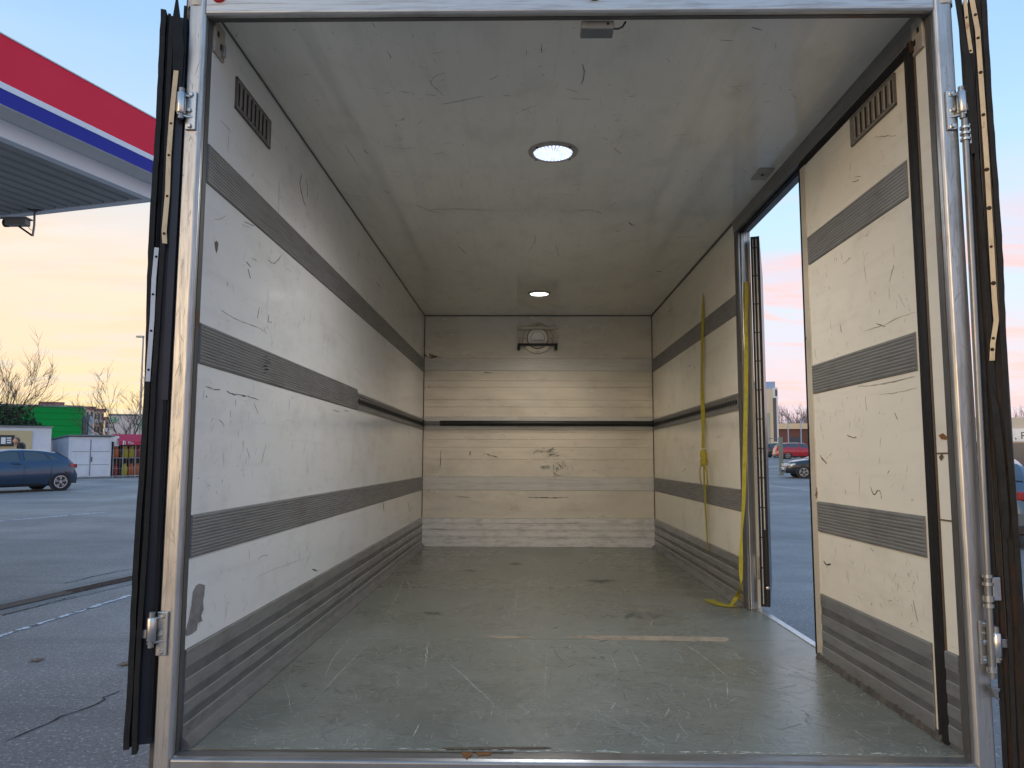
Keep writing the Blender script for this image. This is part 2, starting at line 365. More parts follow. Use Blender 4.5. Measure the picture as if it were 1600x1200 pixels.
# ---- front (far) wall in planks and strips
bw = T(MB().box(XL - WT, XR + WT, YB + .012, YB + .06, ZF - .03, ZC + .06), 'front_wall', M['back'])
def bz(v): return hit(840, v, 1, YB).z
def plank(z0, z1, d=.010, mat='back', name='wall_plank'):
    T(MB().box(XL + .001, XR - .001, YB + .011 - d - (.002), YB + .0115, z0 + .0006, z1 - .0006), name, M[mat], bw, bevel=.001, seg=1)
plank(bz(560), ZC - .001)
plank(bz(579.5), bz(560), .014, 'bstrip', 'wall_strip')
zz = [579.5, 595, 605, 625, 636, 651.5]
for a, b in zip(zz[:-1], zz[1:]): plank(bz(b), bz(a))
plank(bz(672), bz(651.5), .014, 'bstrip', 'wall_strip')
zz = [672, 687, 699, 718, 745]
for a, b in zip(zz[:-1], zz[1:]): plank(bz(b), bz(a))
for k_ in range(2): plank(bz(745 + 10.5*(k_+1)), bz(745 + 10.5*k_), .014, 'bstrip', 'wall_strip')
plank(bz(810), bz(766))
zz = [810, 821, 831, 842, 854]
for i, (a, b) in enumerate(zip(zz[:-1], zz[1:])):
    z1, z0 = bz(a), bz(b)
    plank(z0 + .018 if i < 3 else ZF, z1, .016, 'bkick', 'kick_board')
    if i < 3: plank(z0, z0 + .018, .010, 'bkick', 'kick_groove')
T(MB().box(XL + .0005, XL + .0055, YB - .006, YB + .01, ZF, ZC), 'corner_seal', M['scuff2'], bw)
T(MB().box(XR - .0055, XR - .0005, YB - .006, YB + .01, ZF, ZC), 'corner_seal', M['scuff2'], bw)
# vent with shelf bracket on the front wall
vy = YB - .006
fan = T(MB().lathe([(.0, 0), (.138, 0), (.138, .006), (.100, .010), (.094, .020), (.066, .020), (.062, .008), (0, .008)], (.118, vy, 1.113), (0, -1, 0), 36), 'round_vent', M['back'], smooth=30)
vm_ = MB()
for a in range(0, 360, 6): vm_.box(.118 + .1395*math.cos(R_(a)) - .004, .118 + .1395*math.cos(R_(a)) + .004, vy - .001, vy + .002, 1.113 + .1395*math.sin(R_(a)) - .004, 1.113 + .1395*math.sin(R_(a)) + .004)
T(vm_, 'dirt_ring', M['scuff2'], fan)
ring = MB()
for a in range(0, 360, 8):
    a0, a1 = R_(a), R_(a + 8.2); ring.prism([(.118 + r*math.cos(t), vy - .0205, 1.113 + r*math.sin(t)) for r, t in ((.092, a0), (.099, a0), (.099, a1), (.092, a1))], (0, -.001, 0))
T(ring, 'vent_rim', M['scuff2'], fan)
T(MB().box(.07, .166, vy - .0095, vy - .0082, 1.094, 1.098), 'slot', M['scuff2'], fan)
br_ = T(MB().box(-.062, .302, vy - .075, vy - .015, 1.192, 1.213), 'bracket_rail', M['bracket'], fan, bevel=.003)
T(MB().box(-.066, .300, vy - .08, vy - .03, 1.040, 1.058), 'bracket_rail', M['black'], fan, bevel=.003)
for xx in (-.058, .284):
    T(MB().box(xx - .009, xx + .018, vy - .03, vy - .012, 1.03, 1.235), 'bracket_upright', M['bracket'], fan, bevel=.002)
    T(MB().box(xx - .012, xx + .014, vy - .075, vy - .005, 1.003, 1.036), 'bracket_foot', M['black'], fan, bevel=.003)
for a in range(4):
    T(MB().lathe([(0, 0), (.006, 0), (.006, .003), (0, .003)], (.118 + .125*math.cos(a*math.pi/2), vy - .006, 1.113 + .125*math.sin(a*math.pi/2)), (0, -1, 0), 8), 'screw', M['screw'], fan)
# ---- right wall: fixed front part, side door, rear strip
YO0, YO1 = 2.172, 4.075          # side door opening
rw = T(MB().box(XR, XR + WT, YO1 + .006, YB + .05, ZF, ZC + .06), 'side_wall', M['rwall'])
rail(XR, -1, 4.116, YB - .002, .80, .92, rw, 12)
track(XR, -1, 4.116, YB - .002, rw)
rail(XR, -1, 4.116, YB - .002, -.275, -.155, rw, 12)
kick(XR, -1, 4.116, YB - .002, rw)
T(MB().prism([(XR - .002, 4.11, ZF + .001), (XR - .034, 4.11, ZF + .001), (XR - .032, 4.11, ZF + .005), (XR - .014, 4.11, ZF + .022), (XR - .002, 4.11, ZF + .030)], (0, YB - 4.112, 0)), 'floor_cove', M['kickg'], rw)
sd_ = T(MB().box(XR - .003, XR + WT, YJ, YJ + .068, ZF, ZC + .05), 'door_post', M['rwall'])
T(MB().box(XR - .0045, XR - .0025, YJ + .057, YJ + .0675, ZF, 1.205), 'post_edge', M['scuff2'], sd_)
kick(XR - .003, -1, YJ + .001, YJ + .062, sd_)
for zc2 in (.02, -.165): T(MB().box(XR - .0052, XR - .003, YJ, YJ + .058, zc2, zc2 + .004), 'joint', M['scuff2'], sd_)
T(MB().prism([hit(u, v, 0, XR - .0052) for u, v in ((1466, 680), (1473, 677), (1479, 682), (1478, 687), (1470, 686))], (.001, 0, 0)), 'rust_stain', M['rust'], sd_)
T(MB().prism([hit(u, v, 0, XR - .0052) for u, v in ((1467, 714), (1471, 709), (1474, 714), (1470, 720))], (.001, 0, 0)), 'rust_stain', M['scuff2'], sd_)
# frame of the side opening
hd = MB(); hd.prism([(XR - .010, YO0 - .07, ZC - .001), (XR - .010, YO0 - .07, ZC - .012), (XR - .005, YO0 - .07, 1.262), (XR + WT, YO0 - .07, 1.262), (XR + WT, YO0 - .07, ZC + .05), (XR, YO0 - .07, ZC + .05)], (0, YO1 - YO0 + .11, 0))
dh = T(hd, 'side_door_header', alu_mat('side door header steel', 'yzx', (.26,.25,.235), .42, (1, 14), .5, .5, 22))
T(MB().box(XR + .012, XR + .03, 3.06, YO1, 1.250, 1.262), 'header_seal', M['rubber'], dh)
T(MB().box(XR - .10, XR - .03, 3.33, 3.47, ZC - .006, ZC - .001), 'cover_plate', M['lampring'], dh, bevel=.002)
T(MB().lathe([(0, 0), (.007, 0), (.007, .003), (0, .003)], (XR - .066, 3.40, ZC - .006), (0, 0, -1), 10), 'screw', M['black'], dh)
fj = T(MB().box(XR - .004, XR + .004, 4.058, 4.112, ZF, 1.30), 'front_jamb', M['jamb'])
jb = MB()
for (a, b, y) in ((.004, .014, 4.066), (.014, .020, 4.078), (.020, .042, 4.062), (.042, .056, 4.072)): jb.box(XR + a, XR + b, y, YO1 + .02, ZF, 1.285)
T(jb, 'jamb_profile', M['alu'], fj, bevel=.002)
T(MB().box(XR + .0455, XR + .078, 3.02, 4.06, ZF - .02, ZF + .004), 'side_sill', plain('bright worn sill edge', (.72,.74,.76), .35, .55, .55, 30), None)
# closed rear leaf of the side door
leaf = T(MB().box(XR, XR + .06, 2.226, 3.05, ZF + .022, 1.236), 'side_door', M['rwall'])
T(MB().box(XR - .004, XR + .062, 3.0505, 3.108, ZF + .01, 1.246), 'edge_trim', M['cream_edge'], leaf, bevel=.003)
T(MB().box(XR - .002, XR + .06, 3.1085, 3.132, ZF + .006, 1.244), 'edge_seal', M['rubber'], leaf, bevel=.004)
for (a, b) in ((.80, .92), (.268, .386), (-.28, -.16)): rail(XR, -1, 2.242, 3.046, a, b, leaf, 10)
kick(XR, -1, 2.24, 3.046, leaf)
def wavy(fx, y0, y1, zs, x0, x1):
    pass
sb = MB(); n = 40                                     # black rubber round the leaf
for i in range(n):
    pass
sv = []; sf = []
for i in range(n+1):
    zq = ZF + .004 + (1.262 - ZF - .004)*i/n; wv = .0015*math.sin(zq*5.1) + .001*math.sin(zq*13)
    for (x, y) in ((XR - .006, 2.170), (XR - .012, 2.185), (XR - .006, 2.204), (XR - .002, 2.206), (XR - .008, 2.216), (XR - .001, 2.2275 + wv), (XR + .05, 2.2275), (XR + .05, 2.170)): sv.append((x, y, zq))
for i in range(n):
    for k in range(8): sf.append((i*8+k, i*8+(k+1) % 8, (i+1)*8+(k+1) % 8, (i+1)*8+k))
sf += [tuple(range(8)), tuple(range(n*8, n*8+8))]
T(MB().add(sv, sf), 'door_seal', M['rubber2'], leaf, smooth=50)
T(MB().prism([(XR - .004, 2.17, 1.230), (XR - .012, 2.17, 1.246), (XR - .003, 2.17, 1.2615), (XR + .05, 2.17, 1.2615), (XR + .05, 2.17, 1.230)], (0, .935, 0)), 'door_seal', M['rubber'], leaf)
rb = MB(); q = 46; prev = None                        # torn seal at the foot of the leaf
pv = []; pf = []
for i in range(q+1):
    y = 2.20 + .885*i/q; a = .012 + .010*random.random(); h = .008 + .016*random.random()
    pv += [(XR - a, y, ZF + .001), (XR - a*.6, y, ZF + h), (XR + .004, y, ZF + .026), (XR + .004, y, ZF + .001)]
for i in range(q):
    for k in range(4): pf.append((i*4+k, i*4+(k+1) % 4, i*4+4+(k+1) % 4, i*4+4+k))
pf += [(0,1,2,3), tuple(q*4+k for k in range(4))]
T(MB().add(pv, pf), 'torn_seal', alu_mat('torn muddy seal', 'yzx', (.09,.08,.066), .7, (4, 4), 0, .95, 19, 0, .8), leaf)
# louvred vents
def vent(xw, sgn, parent, mat):
    o = T(MB().box(*sorted((xw, xw + sgn*.006)), 2.285, 2.605, 1.118, 1.220), 'louvre_vent', mat, parent, bevel=.002)
    for (a_, b_, c_, d_) in ((2.283, 2.607, 1.2165, 1.2215), (2.283, 2.607, 1.1165, 1.1205), (2.283, 2.287, 1.1165, 1.2215), (2.603, 2.607, 1.1165, 1.2215)): T(MB().box(*sorted((xw, xw + sgn*.0068)), a_, b_, c_, d_), 'vent_rim', M['scuff'], o)
    nn = 8
    for i in range(nn):
        y = 2.300 + i*.0365
        T(MB().prism([(xw + sgn*.0062, y + .010, 1.130), (xw + sgn*.011, y + .012, 1.130), (xw + sgn*.0062, y + .031, 1.130)], (0, 0, .078)), 'louvre', mat, o)
        T(MB().box(*sorted((xw + sgn*.0061, xw + sgn*.0072)), y - .003, y + .0075, 1.131, 1.207), 'slot', M['dark'], o)
M['vent'] = plain('grey vent', (.24,.225,.20), .5, 0, .5, 30)
vent(XL, 1, lw, M['vent']); vent(XR, -1, leaf, M['vent'])
# lock keepers in the rear upper corners
for xw, sg, par in ((XL, 1, lw), (XR - .003, -1, sd_)):
    k = T(MB().box(*sorted((xw, xw + sg*.008)), YJ + .002, YJ + (.075 if sg > 0 else .060), 1.205, 1.305), 'lock_keeper', M['lampring'], par, bevel=.002)
    for (y, zq, hh) in ((YJ + .022, 1.268, .016), (YJ + .045, 1.240, .018)): T(MB().box(*sorted((xw + sg*.008, xw + sg*.009)), y - .006, y + .007, zq - hh/2, zq + hh/2), 'keeper_hole', M['dark'], k)
    T(MB().box(*sorted((xw + sg*.007, xw + sg*.020)), YJ + .05, YJ + .058, 1.213, 1.25), 'keeper_lug', M['screw'] if sg < 0 else M['rod'], k, bevel=.002)
# ---- rear frame
FT = MB()
fl = T(MB().prism([(XL - .047, YF, 0), (XL - .012, YF - .002, 0), (XL - .003, YF + .004, 0), (XL + .002, YF + .016, 0), (XL + .002, YF + .030, 0), (XL - .047, YF + .03, 0)], (0, 0, 0)) if 0 else MB().prism([(XL - .048, YF, ZF - .16), (XL - .008, YF, ZF - .16), (XL, YF + .008, ZF - .16), (XL, YF + .024, ZF - .16), (XL - .048, YF + .024, ZF - .16)], (0, 0, ZC - ZF + .24)), 'frame_post', M['frame'], bevel=.003)
T(MB().box(XL - .07, XL + .001, YF + .0245, YJ, ZF - .05, ZC + .05), 'inner_jamb', M['jamb'], fl)
fr = T(MB().prism([(XR + .048, YF, ZF - .16), (XR + .006, YF, ZF - .16), (XR - .002, YF + .008, ZF - .16), (XR - .002, YF + .024, ZF - .16), (XR + .048, YF + .024, ZF - .16)], (0, 0, ZC - ZF + .24)), 'frame_post', M['frame'], bevel=.003)
T(MB().box(XR - .004, XR + .046, YF + .0245, YJ, ZF - .05, ZC + .05), 'inner_jamb', M['jamb'], fr)
hd2 = T(MB().prism([(XL, YF, 1.292), (XL, YF + .006, 1.286), (XL, YF + .022, 1.286), (XL, YF + .022, 1.42), (XL, YF, 1.42)], (XR - XL - .003, 0, 0)), 'frame_header', M['frameh'], bevel=.002)
T(MB().box(XL + .001, XR - .005, YF + .0225, YJ - .012, 1.284, ZC + .02), 'inner_jamb', M['jamb'], hd2)
cap_ = MB(); cap_.lathe([(0, 0), (.034, 0), (.034, .1), (0, .1)], (XL - .03, YF + .03, 1.315), (0, 0, 1), 16); T(cap_, 'corner_cap', M['cream_edge'], hd2, smooth=40)
cap_ = MB(); cap_.lathe([(0, 0), (.034, 0), (.034, .1), (0, .1)], (XR + .03, YF + .03, 1.305), (0, 0, 1), 16); T(cap_, 'corner_cap', M['cream_edge'], hd2, smooth=40)
for x in (XL + .037, XR - .115): T(MB().lathe([(0, 0), (.022, 0), (.018, .008), (0, .010)], (x, YF, 1.343), (0, -1, 0), 16), 'marker_lamp', M['redlens'], hd2, smooth=40)
T(MB().lathe([(0, 0), (.028, 0), (.022, .012), (0, .014)], (.20, YF, 1.347), (0, -1, 0), 18), 'marker_lamp', M['black'], hd2, smooth=40)
# sill
sl_ = T(MB().prism([(XL, YF + .058, ZF - .002), (XL, YF + .006, ZF - .002), (XL, YF - .008, ZF - .007), (XL, YF - .008, ZF - .15), (XL, YF + .058, ZF - .15)], (XR - XL, 0, 0)), 'rear_sill', M['sill'], bevel=.0045, seg=3)
T(MB().prism([(XL + .06, YJ + .002, ZF + .0006), (XL + .9, YJ + .004, ZF + .0006), (XL + .9, YJ - .004, ZF + .0006), (XL + .06, YJ - .002, ZF + .0006)], (0, 0, .0006)), 'worn_edge', M['fdark'], sl_)
T(MB().prism([hit(u, v, 2, ZF + .0016) for u, v in ((690, 1168.5), (760, 1167.5), (855, 1167), (862, 1169), (800, 1170.5), (745, 1171), (700, 1171))], (0, 0, .0006)), 'rust_stain', M['scuff2'], sl_)
for P in (((720, 1174), (740, 1172), (738, 1180), (730, 1186), (724, 1182)), ((742, 1174), (772, 1173), (766, 1180), (748, 1181))):
    T(MB().prism([hit(u, v, 2, ZF - .0012) for u, v in P], (0, 0, .0006)), 'rust_stain', M['rust'], sl_)
pb = MB()
for i in range(170):                                  # chipped paint along the floor edge
    u = 430 + random.random()*1010; v = 1166 + (u - 300)*.0098 + random.random()*3.5; p = hit(u, v, 2, ZF + .0004); r = .0015 + .005*random.random()**2
    pb.prism([p + Vector((r*random.uniform(.6, 3)*math.cos(a), r*math.sin(a)*.8, 0)) for a in (0, 1.2, 2.5, 3.6, 5.0)], (0, 0, .0004))
T(pb, 'paint_chips', M['fscr'], sl_)['kind'] = 'stuff'
# small lamp box under the header
cb = T(MB().box(.165, .262, YF + .045, YF + .10, 1.262, 1.288), 'contact_switch', M['grey'], bevel=.004)
T(MB().box(.166, .18, YF + .043, YF + .0445, 1.263, 1.284), 'end_cap', M['rail'], cb)
T(MB().lathe([(0, 0), (.004, 0), (.004, .002), (0, .002)], (.243, YF + .045, 1.277), (0, -1, 0), 8), 'screw', M['dark'], cb)
T(MB().tube([(.262, YF + .06, 1.270), (.275, YF + .06, 1.270), (.288, YF + .06, 1.276), (.297, YF + .06, 1.292)], .003, 6), 'cable', M['black'], cb, smooth=True)
# ceiling lamps
def lamp(x, y, r, st, col, power, lcol, cone=168):
    g = T(MB().lathe([(r*.80, 0), (r, 0), (r*.98, .006), (r*.84, .012), (r*.80, .010)], (x, y, ZC), (0, 0, -1), 40), 'ceiling_lamp', M['lampring'], smooth=40)
    m, nt, b = newmat('lit lamp lens'); co = scaled(nt, coords(nt), 1, 1, 1, (-(x - BASE.x), -(y - BASE.y), 0)); s = N(nt, 'ShaderNodeSeparateXYZ'); nt.links.new(co, s.inputs[0])
    an = math_(nt, 'ARCTAN2', s.outputs[1], s.outputs[0]); spk = math_(nt, 'ABSOLUTE', math_(nt, 'SINE', math_(nt, 'MULTIPLY', an, 15.)))
    nz = noise(nt, co, 40, 3)
    e = math_(nt, 'ADD', math_(nt, 'MULTIPLY', mapr(nt, math_(nt, 'MULTIPLY', spk, math_(nt, 'ADD', nz, .45)), .55, .95), 1.6*st), .62*st)
    b.inputs['Base Color'].default_value = (.5,.5,.5,1); b.inputs['Emission Color'].default_value = (*col, 1); nt.links.new(e, b.inputs['Emission Strength'])
    T(MB().lathe([(0, 0), (r*.79, 0), (r*.76, .008), (r*.4, .013), (0, .015)], (x, y, ZC - .001), (0, 0, -1), 40), 'lens', m, g, smooth=60)
    ld_ = bpy.data.lights.new('ceiling_lamp_light', 'SPOT'); ld_.energy = power; ld_.color = lcol; ld_.spot_size = R_(cone); ld_.spot_blend = .7; ld_.shadow_soft_size = .045
    lo = bpy.data.objects.new('ceiling_lamp_light', ld_); C.objects.link(lo); lo.parent = g; lo.location = Vector((x, y, ZC - .035)) - BASE
    for a in (.7, 2.4, 3.9, 5.5): T(MB().lathe([(0, 0), (.006, 0), (.006, .002), (0, .002)], (x + r*.9*math.cos(a), y + r*.9*math.sin(a), ZC - .009), (0, 0, -1), 8), 'screw', M['dark'], g)
lamp(.121, 3.142, .108, .62, (.62, .72, 1.), 25, (.97, .98, 1.)); lamp(.115, 5.918, .094, 1.5, (.95, .97, 1.), 11, (1., .92, .80), 150)
# ---- rear doors, swung right round
def rear_door(hx, hy, az, side, thick, layout, top, bot, label, strips, rust=False):
    d = Vector((side*math.sin(az), math.cos(az), 0)); t = Vector((side*math.cos(az), -math.sin(az), 0)); O = Vector((hx, hy, 0))
    def P(s, q, zz): return O + t*s + d*q + Vector((0, 0, zz))
    def bar(s0, s1, q0, q1, z0, z1, wob=0, ph=0, n=1, curl=0):
        vs = []; fs = []
        for i in range(n+1):
            zz = z0 + (z1 - z0)*i/n; wv = wob*(math.sin(zz*3.1 + ph) + .6*math.sin(zz*7.7 + ph*2)) + (wob*.5*(random.random()-.5) if n > 1 else 0)
            for (s, q) in ((s0, q0 + .3*wv), (s1, q0 + .3*wv), (s1, q1), (s0, q1)): vs.append(P(s + (wv if q != q1 else wv*.4), q, zz))
        for i in range(n):
            for k in range(4): fs.append((i*4+k, i*4+(k+1) % 4, (i+1)*4+(k+1) % 4, (i+1)*4+k))
        fs += [(3,2,1,0), tuple(n*4+k for k in range(4))]
        return MB().add(vs, fs)
    door = T(bar(0, thick, 0, 1.03, bot, top), 'rear_door', M['navy'], bevel=.003); door['label'] = label
    for (s0, s1, q, nm, mt, wb, dt, db) in layout:
        T(bar(s0, s1, -q, .004, bot + db, top + dt, wb, s0*90, 60), nm, M[mt], door, smooth=50)
    for (s, w_, q, path, mt, scr) in strips:                       # retaining strips: path of (ds, z)
        vs = []; fs = []
        for (ds, zz) in path:
            for (a, b) in ((-w_/2, -q), (w_/2, -q), (w_/2, -q + .004), (-w_/2, -q + .004)): vs.append(P(s + ds + a, b, zz))
        for i in range(len(path)-1):
            for k in range(4): fs.append((i*4+k, i*4+(k+1) % 4, (i+1)*4+(k+1) % 4, (i+1)*4+k))
        fs += [(3,2,1,0), tuple((len(path)-1)*4+k for k in range(4))]
        st = T(MB().add(vs, fs), 'retaining_strip', M[mt], door)
        for (ds, zz, r) in scr: T(MB().lathe([(0, 0), (r, 0), (r*.7, .003), (0, .004)], P(s + ds, -q, zz), -d, 10), 'screw', M['screw'] if mt != 'greystrip' else M['dark'], st)
    return door, P
def zat(v, u=1520): return hit(u, v, 1, YF).z
ZL = lambda v: hit(250, v, 1, YF).z
ld, LP = rear_door(-.985, YF + .012, R_(20.5), -1, .066,
    [(.054, .068, .026, 'seal_lip', 'rubber2', .0035, .0, .0), (.033, .045, .032, 'seal_lip', 'rubber2', .003, -.02, -.012), (.005, .014, .012, 'seal_lip', 'rubber', .001, .03, .02), (.046, .053, .008, 'seal_channel', 'rubber', .001, 0, 0)],
    1.282, -.752, 'left rear door swung open, its black rubber seals facing the viewer',
    [(.0285, .0125, .034, [(-.006, ZL(118)), (.0, ZL(190)), (.002, ZL(250)), (.0005, ZL(310)), (.004, ZL(366)), (.001, ZL(385))], 'creamstrip', [(.0005, ZL(200), .0035), (.002, ZL(249), .0035), (.001, ZL(312), .0035), (.0035, ZL(370), .004)]),
     (.0495, .0115, .030, [(0, ZL(392)), (.003, ZL(440)), (.002, ZL(500)), (.004, ZL(560)), (.005, ZL(598))], 'greystrip', [(0, ZL(406), .0035), (.003, ZL(464), .0035), (.003, ZL(520), .0035), (.0045, ZL(580), .0035)])])
rd, RP = rear_door(1.243, YF + .010, R_(31.5), 1, .066,
    [(.000, .012, .026, 'seal_lip', 'rubber', .002, .01, .0), (.024, .034, .028, 'seal_lip', 'rubber2', .003, .0, -.02), (.054, .067, .030, 'seal_lip', 'rubber2', .003, .012, -.01), (.035, .053, .010, 'seal_channel', 'rusty', .001, 0, 0), (.013, .023, .008, 'seal_channel', 'rusty', .001, 0, 0)],
    1.305, -.80, 'right rear door swung open, with torn rusty seals facing the viewer',
    [(.044, .012, .034, [(-.010, zat(5)), (0, zat(60)), (.001, zat(150)), (.002, zat(260)), (.001, zat(380)), (.000, zat(470)), (.001, zat(505)), (-.010, zat(540)), (-.014, zat(566))], 'creamstrip', [(-.003, zat(36), .0045), (.0, zat(72), .0045), (.001, zat(125), .005), (.001, zat(190), .005), (.001, zat(274), .006), (.001, zat(333), .006), (0, zat(392), .004), (0, zat(448), .006), (-.008, zat(532), .004), (-.012, zat(549), .005)]),
     (.0185, .009, .032, [(0, zat(8)), (.002, zat(50)), (.007, zat(92))], 'creamstrip', [(.001, zat(36), .003), (.006, zat(88), .003)])])
# curled tongue of torn rubber on the right door
def tongue(P, pts, wd, name='torn_rubber', mat='rubber', par=None):
    vs = []; fs = []
    for (s, q, zz), w_ in zip(pts, wd):
        for (a, b) in ((-w_/2, 0), (w_/2, 0), (w_/2, .005), (-w_/2, .005)): vs.append(P(s + a, q + b, zz))
    for i in range(len(pts)-1):
        for k in range(4): fs.append((i*4+k, i*4+(k+1) % 4, (i+1)*4+(k+1) % 4, (i+1)*4+k))
    fs += [(3,2,1,0), tuple((len(pts)-1)*4+k for k in range(4))]
    T(MB().add(vs, fs), name, M[mat], par, smooth=60)
tongue(RP, [(-.006, -.030, zat(-8)), (.002, -.032, zat(20)), (.009, -.034, zat(70)), (.018, -.038, zat(105)), (.017, -.036, zat(140)), (.012, -.032, zat(200)), (.017, -.031, zat(245))], [.004, .012, .014, .015, .021, .023, .010], par=rd)
tongue(RP, [(.022, -.030, zat(600)), (.031, -.034, zat(640)), (.036, -.034, zat(720)), (.039, -.032, zat(790)), (.039, -.030, zat(840))], [.006, .015, .017, .015, .010], mat='rubber2', par=rd)
tongue(LP, [(.030, -.034, ZL(10) + .012), (.028, -.034, ZL(40)), (.020, -.034, ZL(80)), (.018, -.03, ZL(150))], [.004, .022, .030, .022], mat='rubber', par=ld)
tongue(LP, [(.010, -.010, ZL(45)), (.010, -.014, ZL(200)), (.012, -.014, ZL(440)), (.012, -.014, ZL(625))], [.014, .018, .018, .016], name='seal_flap', mat='navy', par=ld)
# hinges
def hinge(uc, v0, v1, side, kn, par):
    x = hit(uc, (v0+v1)/2, 1, YF).x; z1 = hit(uc, v0, 1, YF).z; z0 = hit(uc, v1, 1, YF).z; h = z1 - z0
    p = T(MB().box(x - .014, x + .016, YF - .0075, YF - .0015, z0, z1), 'hinge', M['zinc'], par, bevel=.002)
    kx = x + side*.020; ky = YF - .022
    T(MB().lathe([(0, 0), (.011, 0), (.0125, .003), (.0125, h*.52), (.011, h*.54), (0, h*.54)], (kx, ky, z0 + h*(.36 if kn else .22)), (0, 0, 1), 18), 'knuckle', M['zinc'], p, smooth=40)
    T(MB().lathe([(0, 0), (.008, 0), (.008, h*.80), (0, h*.82)], (kx, ky, z0 + h*(.22 if kn else .10)), (0, 0, 1), 14), 'pin', M['rod'], p, smooth=40)
    for k in (.30, .84) if kn else (.16, .70):
        T(MB().prism([(x - side*.012, YF - .007, z0 + h*k), (x + side*.006, YF - .012, z0 + h*k), (kx + side*.004, ky - .012, z0 + h*k), (kx + side*.012, ky, z0 + h*k), (kx + side*.004, ky + .012, z0 + h*k), (x - side*.004, YF - .002, z0 + h*k)], (0, 0, .006)), 'hinge_arm', M['zinc'], p, bevel=.001, seg=1)
    for k, xx in ((.09, x), (.91, x + .002), (.5, x + side*.002)): T(MB().lathe([(0, 0), (.0075, 0), (.0075, .003), (.0055, .006), (0, .006)], (xx, YF - .0075, z0 + h*k), (0, -1, 0), 6), 'bolt', M['zinc'], p)
    T(MB().box(*sorted((kx + side*.004, kx + side*.040)), ky - .002, ky + .030, z0 + h*.42, z0 + h*.62), 'door_arm', M['rod'], p, bevel=.002)
hinge(299, 145, 204, -1, 1, fl); hinge(254, 955, 1024, -1, 1, fl)
hinge(1485, 143, 204, 1, 1, fr); hinge(1537, 969, 1038, 1, 0, fr)
# lock rod by the right door
rp = [hit(u, v, 1, YF - .02) for u, v in ((1507, 186), (1511, 260), (1519, 420), (1527, 580), (1535, 740), (1543, 900), (1551, 1060))]
lr = T(MB().tube(rp, .0088, 14), 'lock_rod', M['rod'], rd, smooth=True)
for v, dv in ((200, 4), (209, 4), (218, 4), (900, 5), (912, 5), (935, 9), (946, 6), (1046, 8)):
    u = 1507 + (v - 186)*.0503; p = hit(u, v, 1, YF - .02)
    T(MB().lathe([(0, -dv*.0008), (.0135, -dv*.0008), (.0135, dv*.0008), (0, dv*.0008)], p, (0, 0, 1), 16), 'rod_clamp', M['zinc'], lr, smooth=40)
for v in (209, 920):
    u = 1507 + (v - 186)*.0503; p = hit(u, v, 1, YF - .02); T(MB().box(p.x + .010, p.x + .032, p.y - .004, p.y + .004, p.z - .03, p.z + .03), 'rod_bracket', M['zinc'], lr, bevel=.002)
p = hit(1552, 1072, 1, YF - .02); T(MB().prism([(p.x - .012, p.y - .01, p.z), (p.x + .014, p.y - .01, p.z - .004), (p.x + .004, p.y - .01, p.z - .02), (p.x + .012, p.y - .01, p.z - .034), (p.x - .002, p.y - .01, p.z - .028)], (0, .02, 0)), 'rod_cam', M['rod'], lr, bevel=.002)
# chrome side edge of the door behind the rod
ce = [hit(u, v, 1, YF + .03) for u, v in ((1511, 30), (1519, 300), (1531, 560), (1543, 800), (1556, 1000))]
T(MB().ribbon(ce, .010, (0, -1, 0), .004), 'edge_bead', M['alu'], rd)
# open front leaf of the side door
a2 = R_(18.5); d2 = Vector((math.sin(a2), math.cos(a2), 0)); t2 = Vector((math.cos(a2), -math.sin(a2), 0)); O2 = Vector((XR + .059, 4.02, 0))
def box_d(s0, s1, q0, q1, z0, z1): return MB().prism([O2 + t2*s + d2*q + Vector((0,0,z0)) for s, q in ((s0,q0),(s1,q0),(s1,q1),(s0,q1))], (0, 0, z1 - z0))
od = T(box_d(0, .046, 0, .95, -.755, 1.215), 'side_door', M['navy']); od['label'] = 'open leaf of the side door seen edge on, black with pale strips'
for (a, b, q, mt) in ((.0, .009, .014, 'rubber'), (.0155, .0245, .016, 'rubber'), (.034, .046, .020, 'rubber2')): T(box_d(a, b, -q, -.0005, -.748, 1.21), 'seal_lip', M[mt], od)
for (a, b, z0) in ((.0098, .0148, -.74), (.0255, .0325, -.36)):
    s_ = T(box_d(a, b, -.008, -.0006, z0, 1.20), 'retaining_strip', M['greystrip'], od)
    zq = 1.15
    while zq > z0 + .05: T(MB().lathe([(0, 0), (.0036, 0), (.0036, .003), (0, .003)], O2 + t2*((a+b)/2) - d2*.008 + Vector((0,0,zq)), -d2, 8), 'screw', M['black'], s_); zq -= .155
T(MB().lathe([(0, 0), (.010, 0), (.007, .006), (0, .007)], O2 + t2*.035 - d2*.02 + Vector((0, 0, -.655)), -d2, 12), 'bolt', M['zinc'], od, smooth=40)
T(MB().box(XR + .0565, XR + .060, 4.02, 4.05, -.62, -.50), 'hinge', M['alu'], od)
# ---- wheels and frame under the box
for x in (-.45, .69): T(MB().box(x - .04, x + .04, 2.3, YB + .3, -1.06, ZF - .125), 'chassis_rail', M['rubber'], None)
for x in (-.70, .94):
    for y in (3.5, 7.55):
        wh = T(MB().lathe([(.16, -.11), (.30, -.11), (.345, -.08), (.345, .08), (.30, .11), (.16, .11)], (x, y, -1.66 + .348 + (y - 4.45)*math.tan(TILT)), (1, 0, 0), 28), 'wheel', M['rubber'], smooth=40)
T(MB().box(XL, XR, YB + .062, YB + .11, -1.0, -.4), 'cab_bulkhead', M['wall'])
T(MB().box(XL + .03, XR - .03, YB + .111, YB + 1.9, -1.05, .75), 'cab', M['wall'], bevel=.12, seg=4)

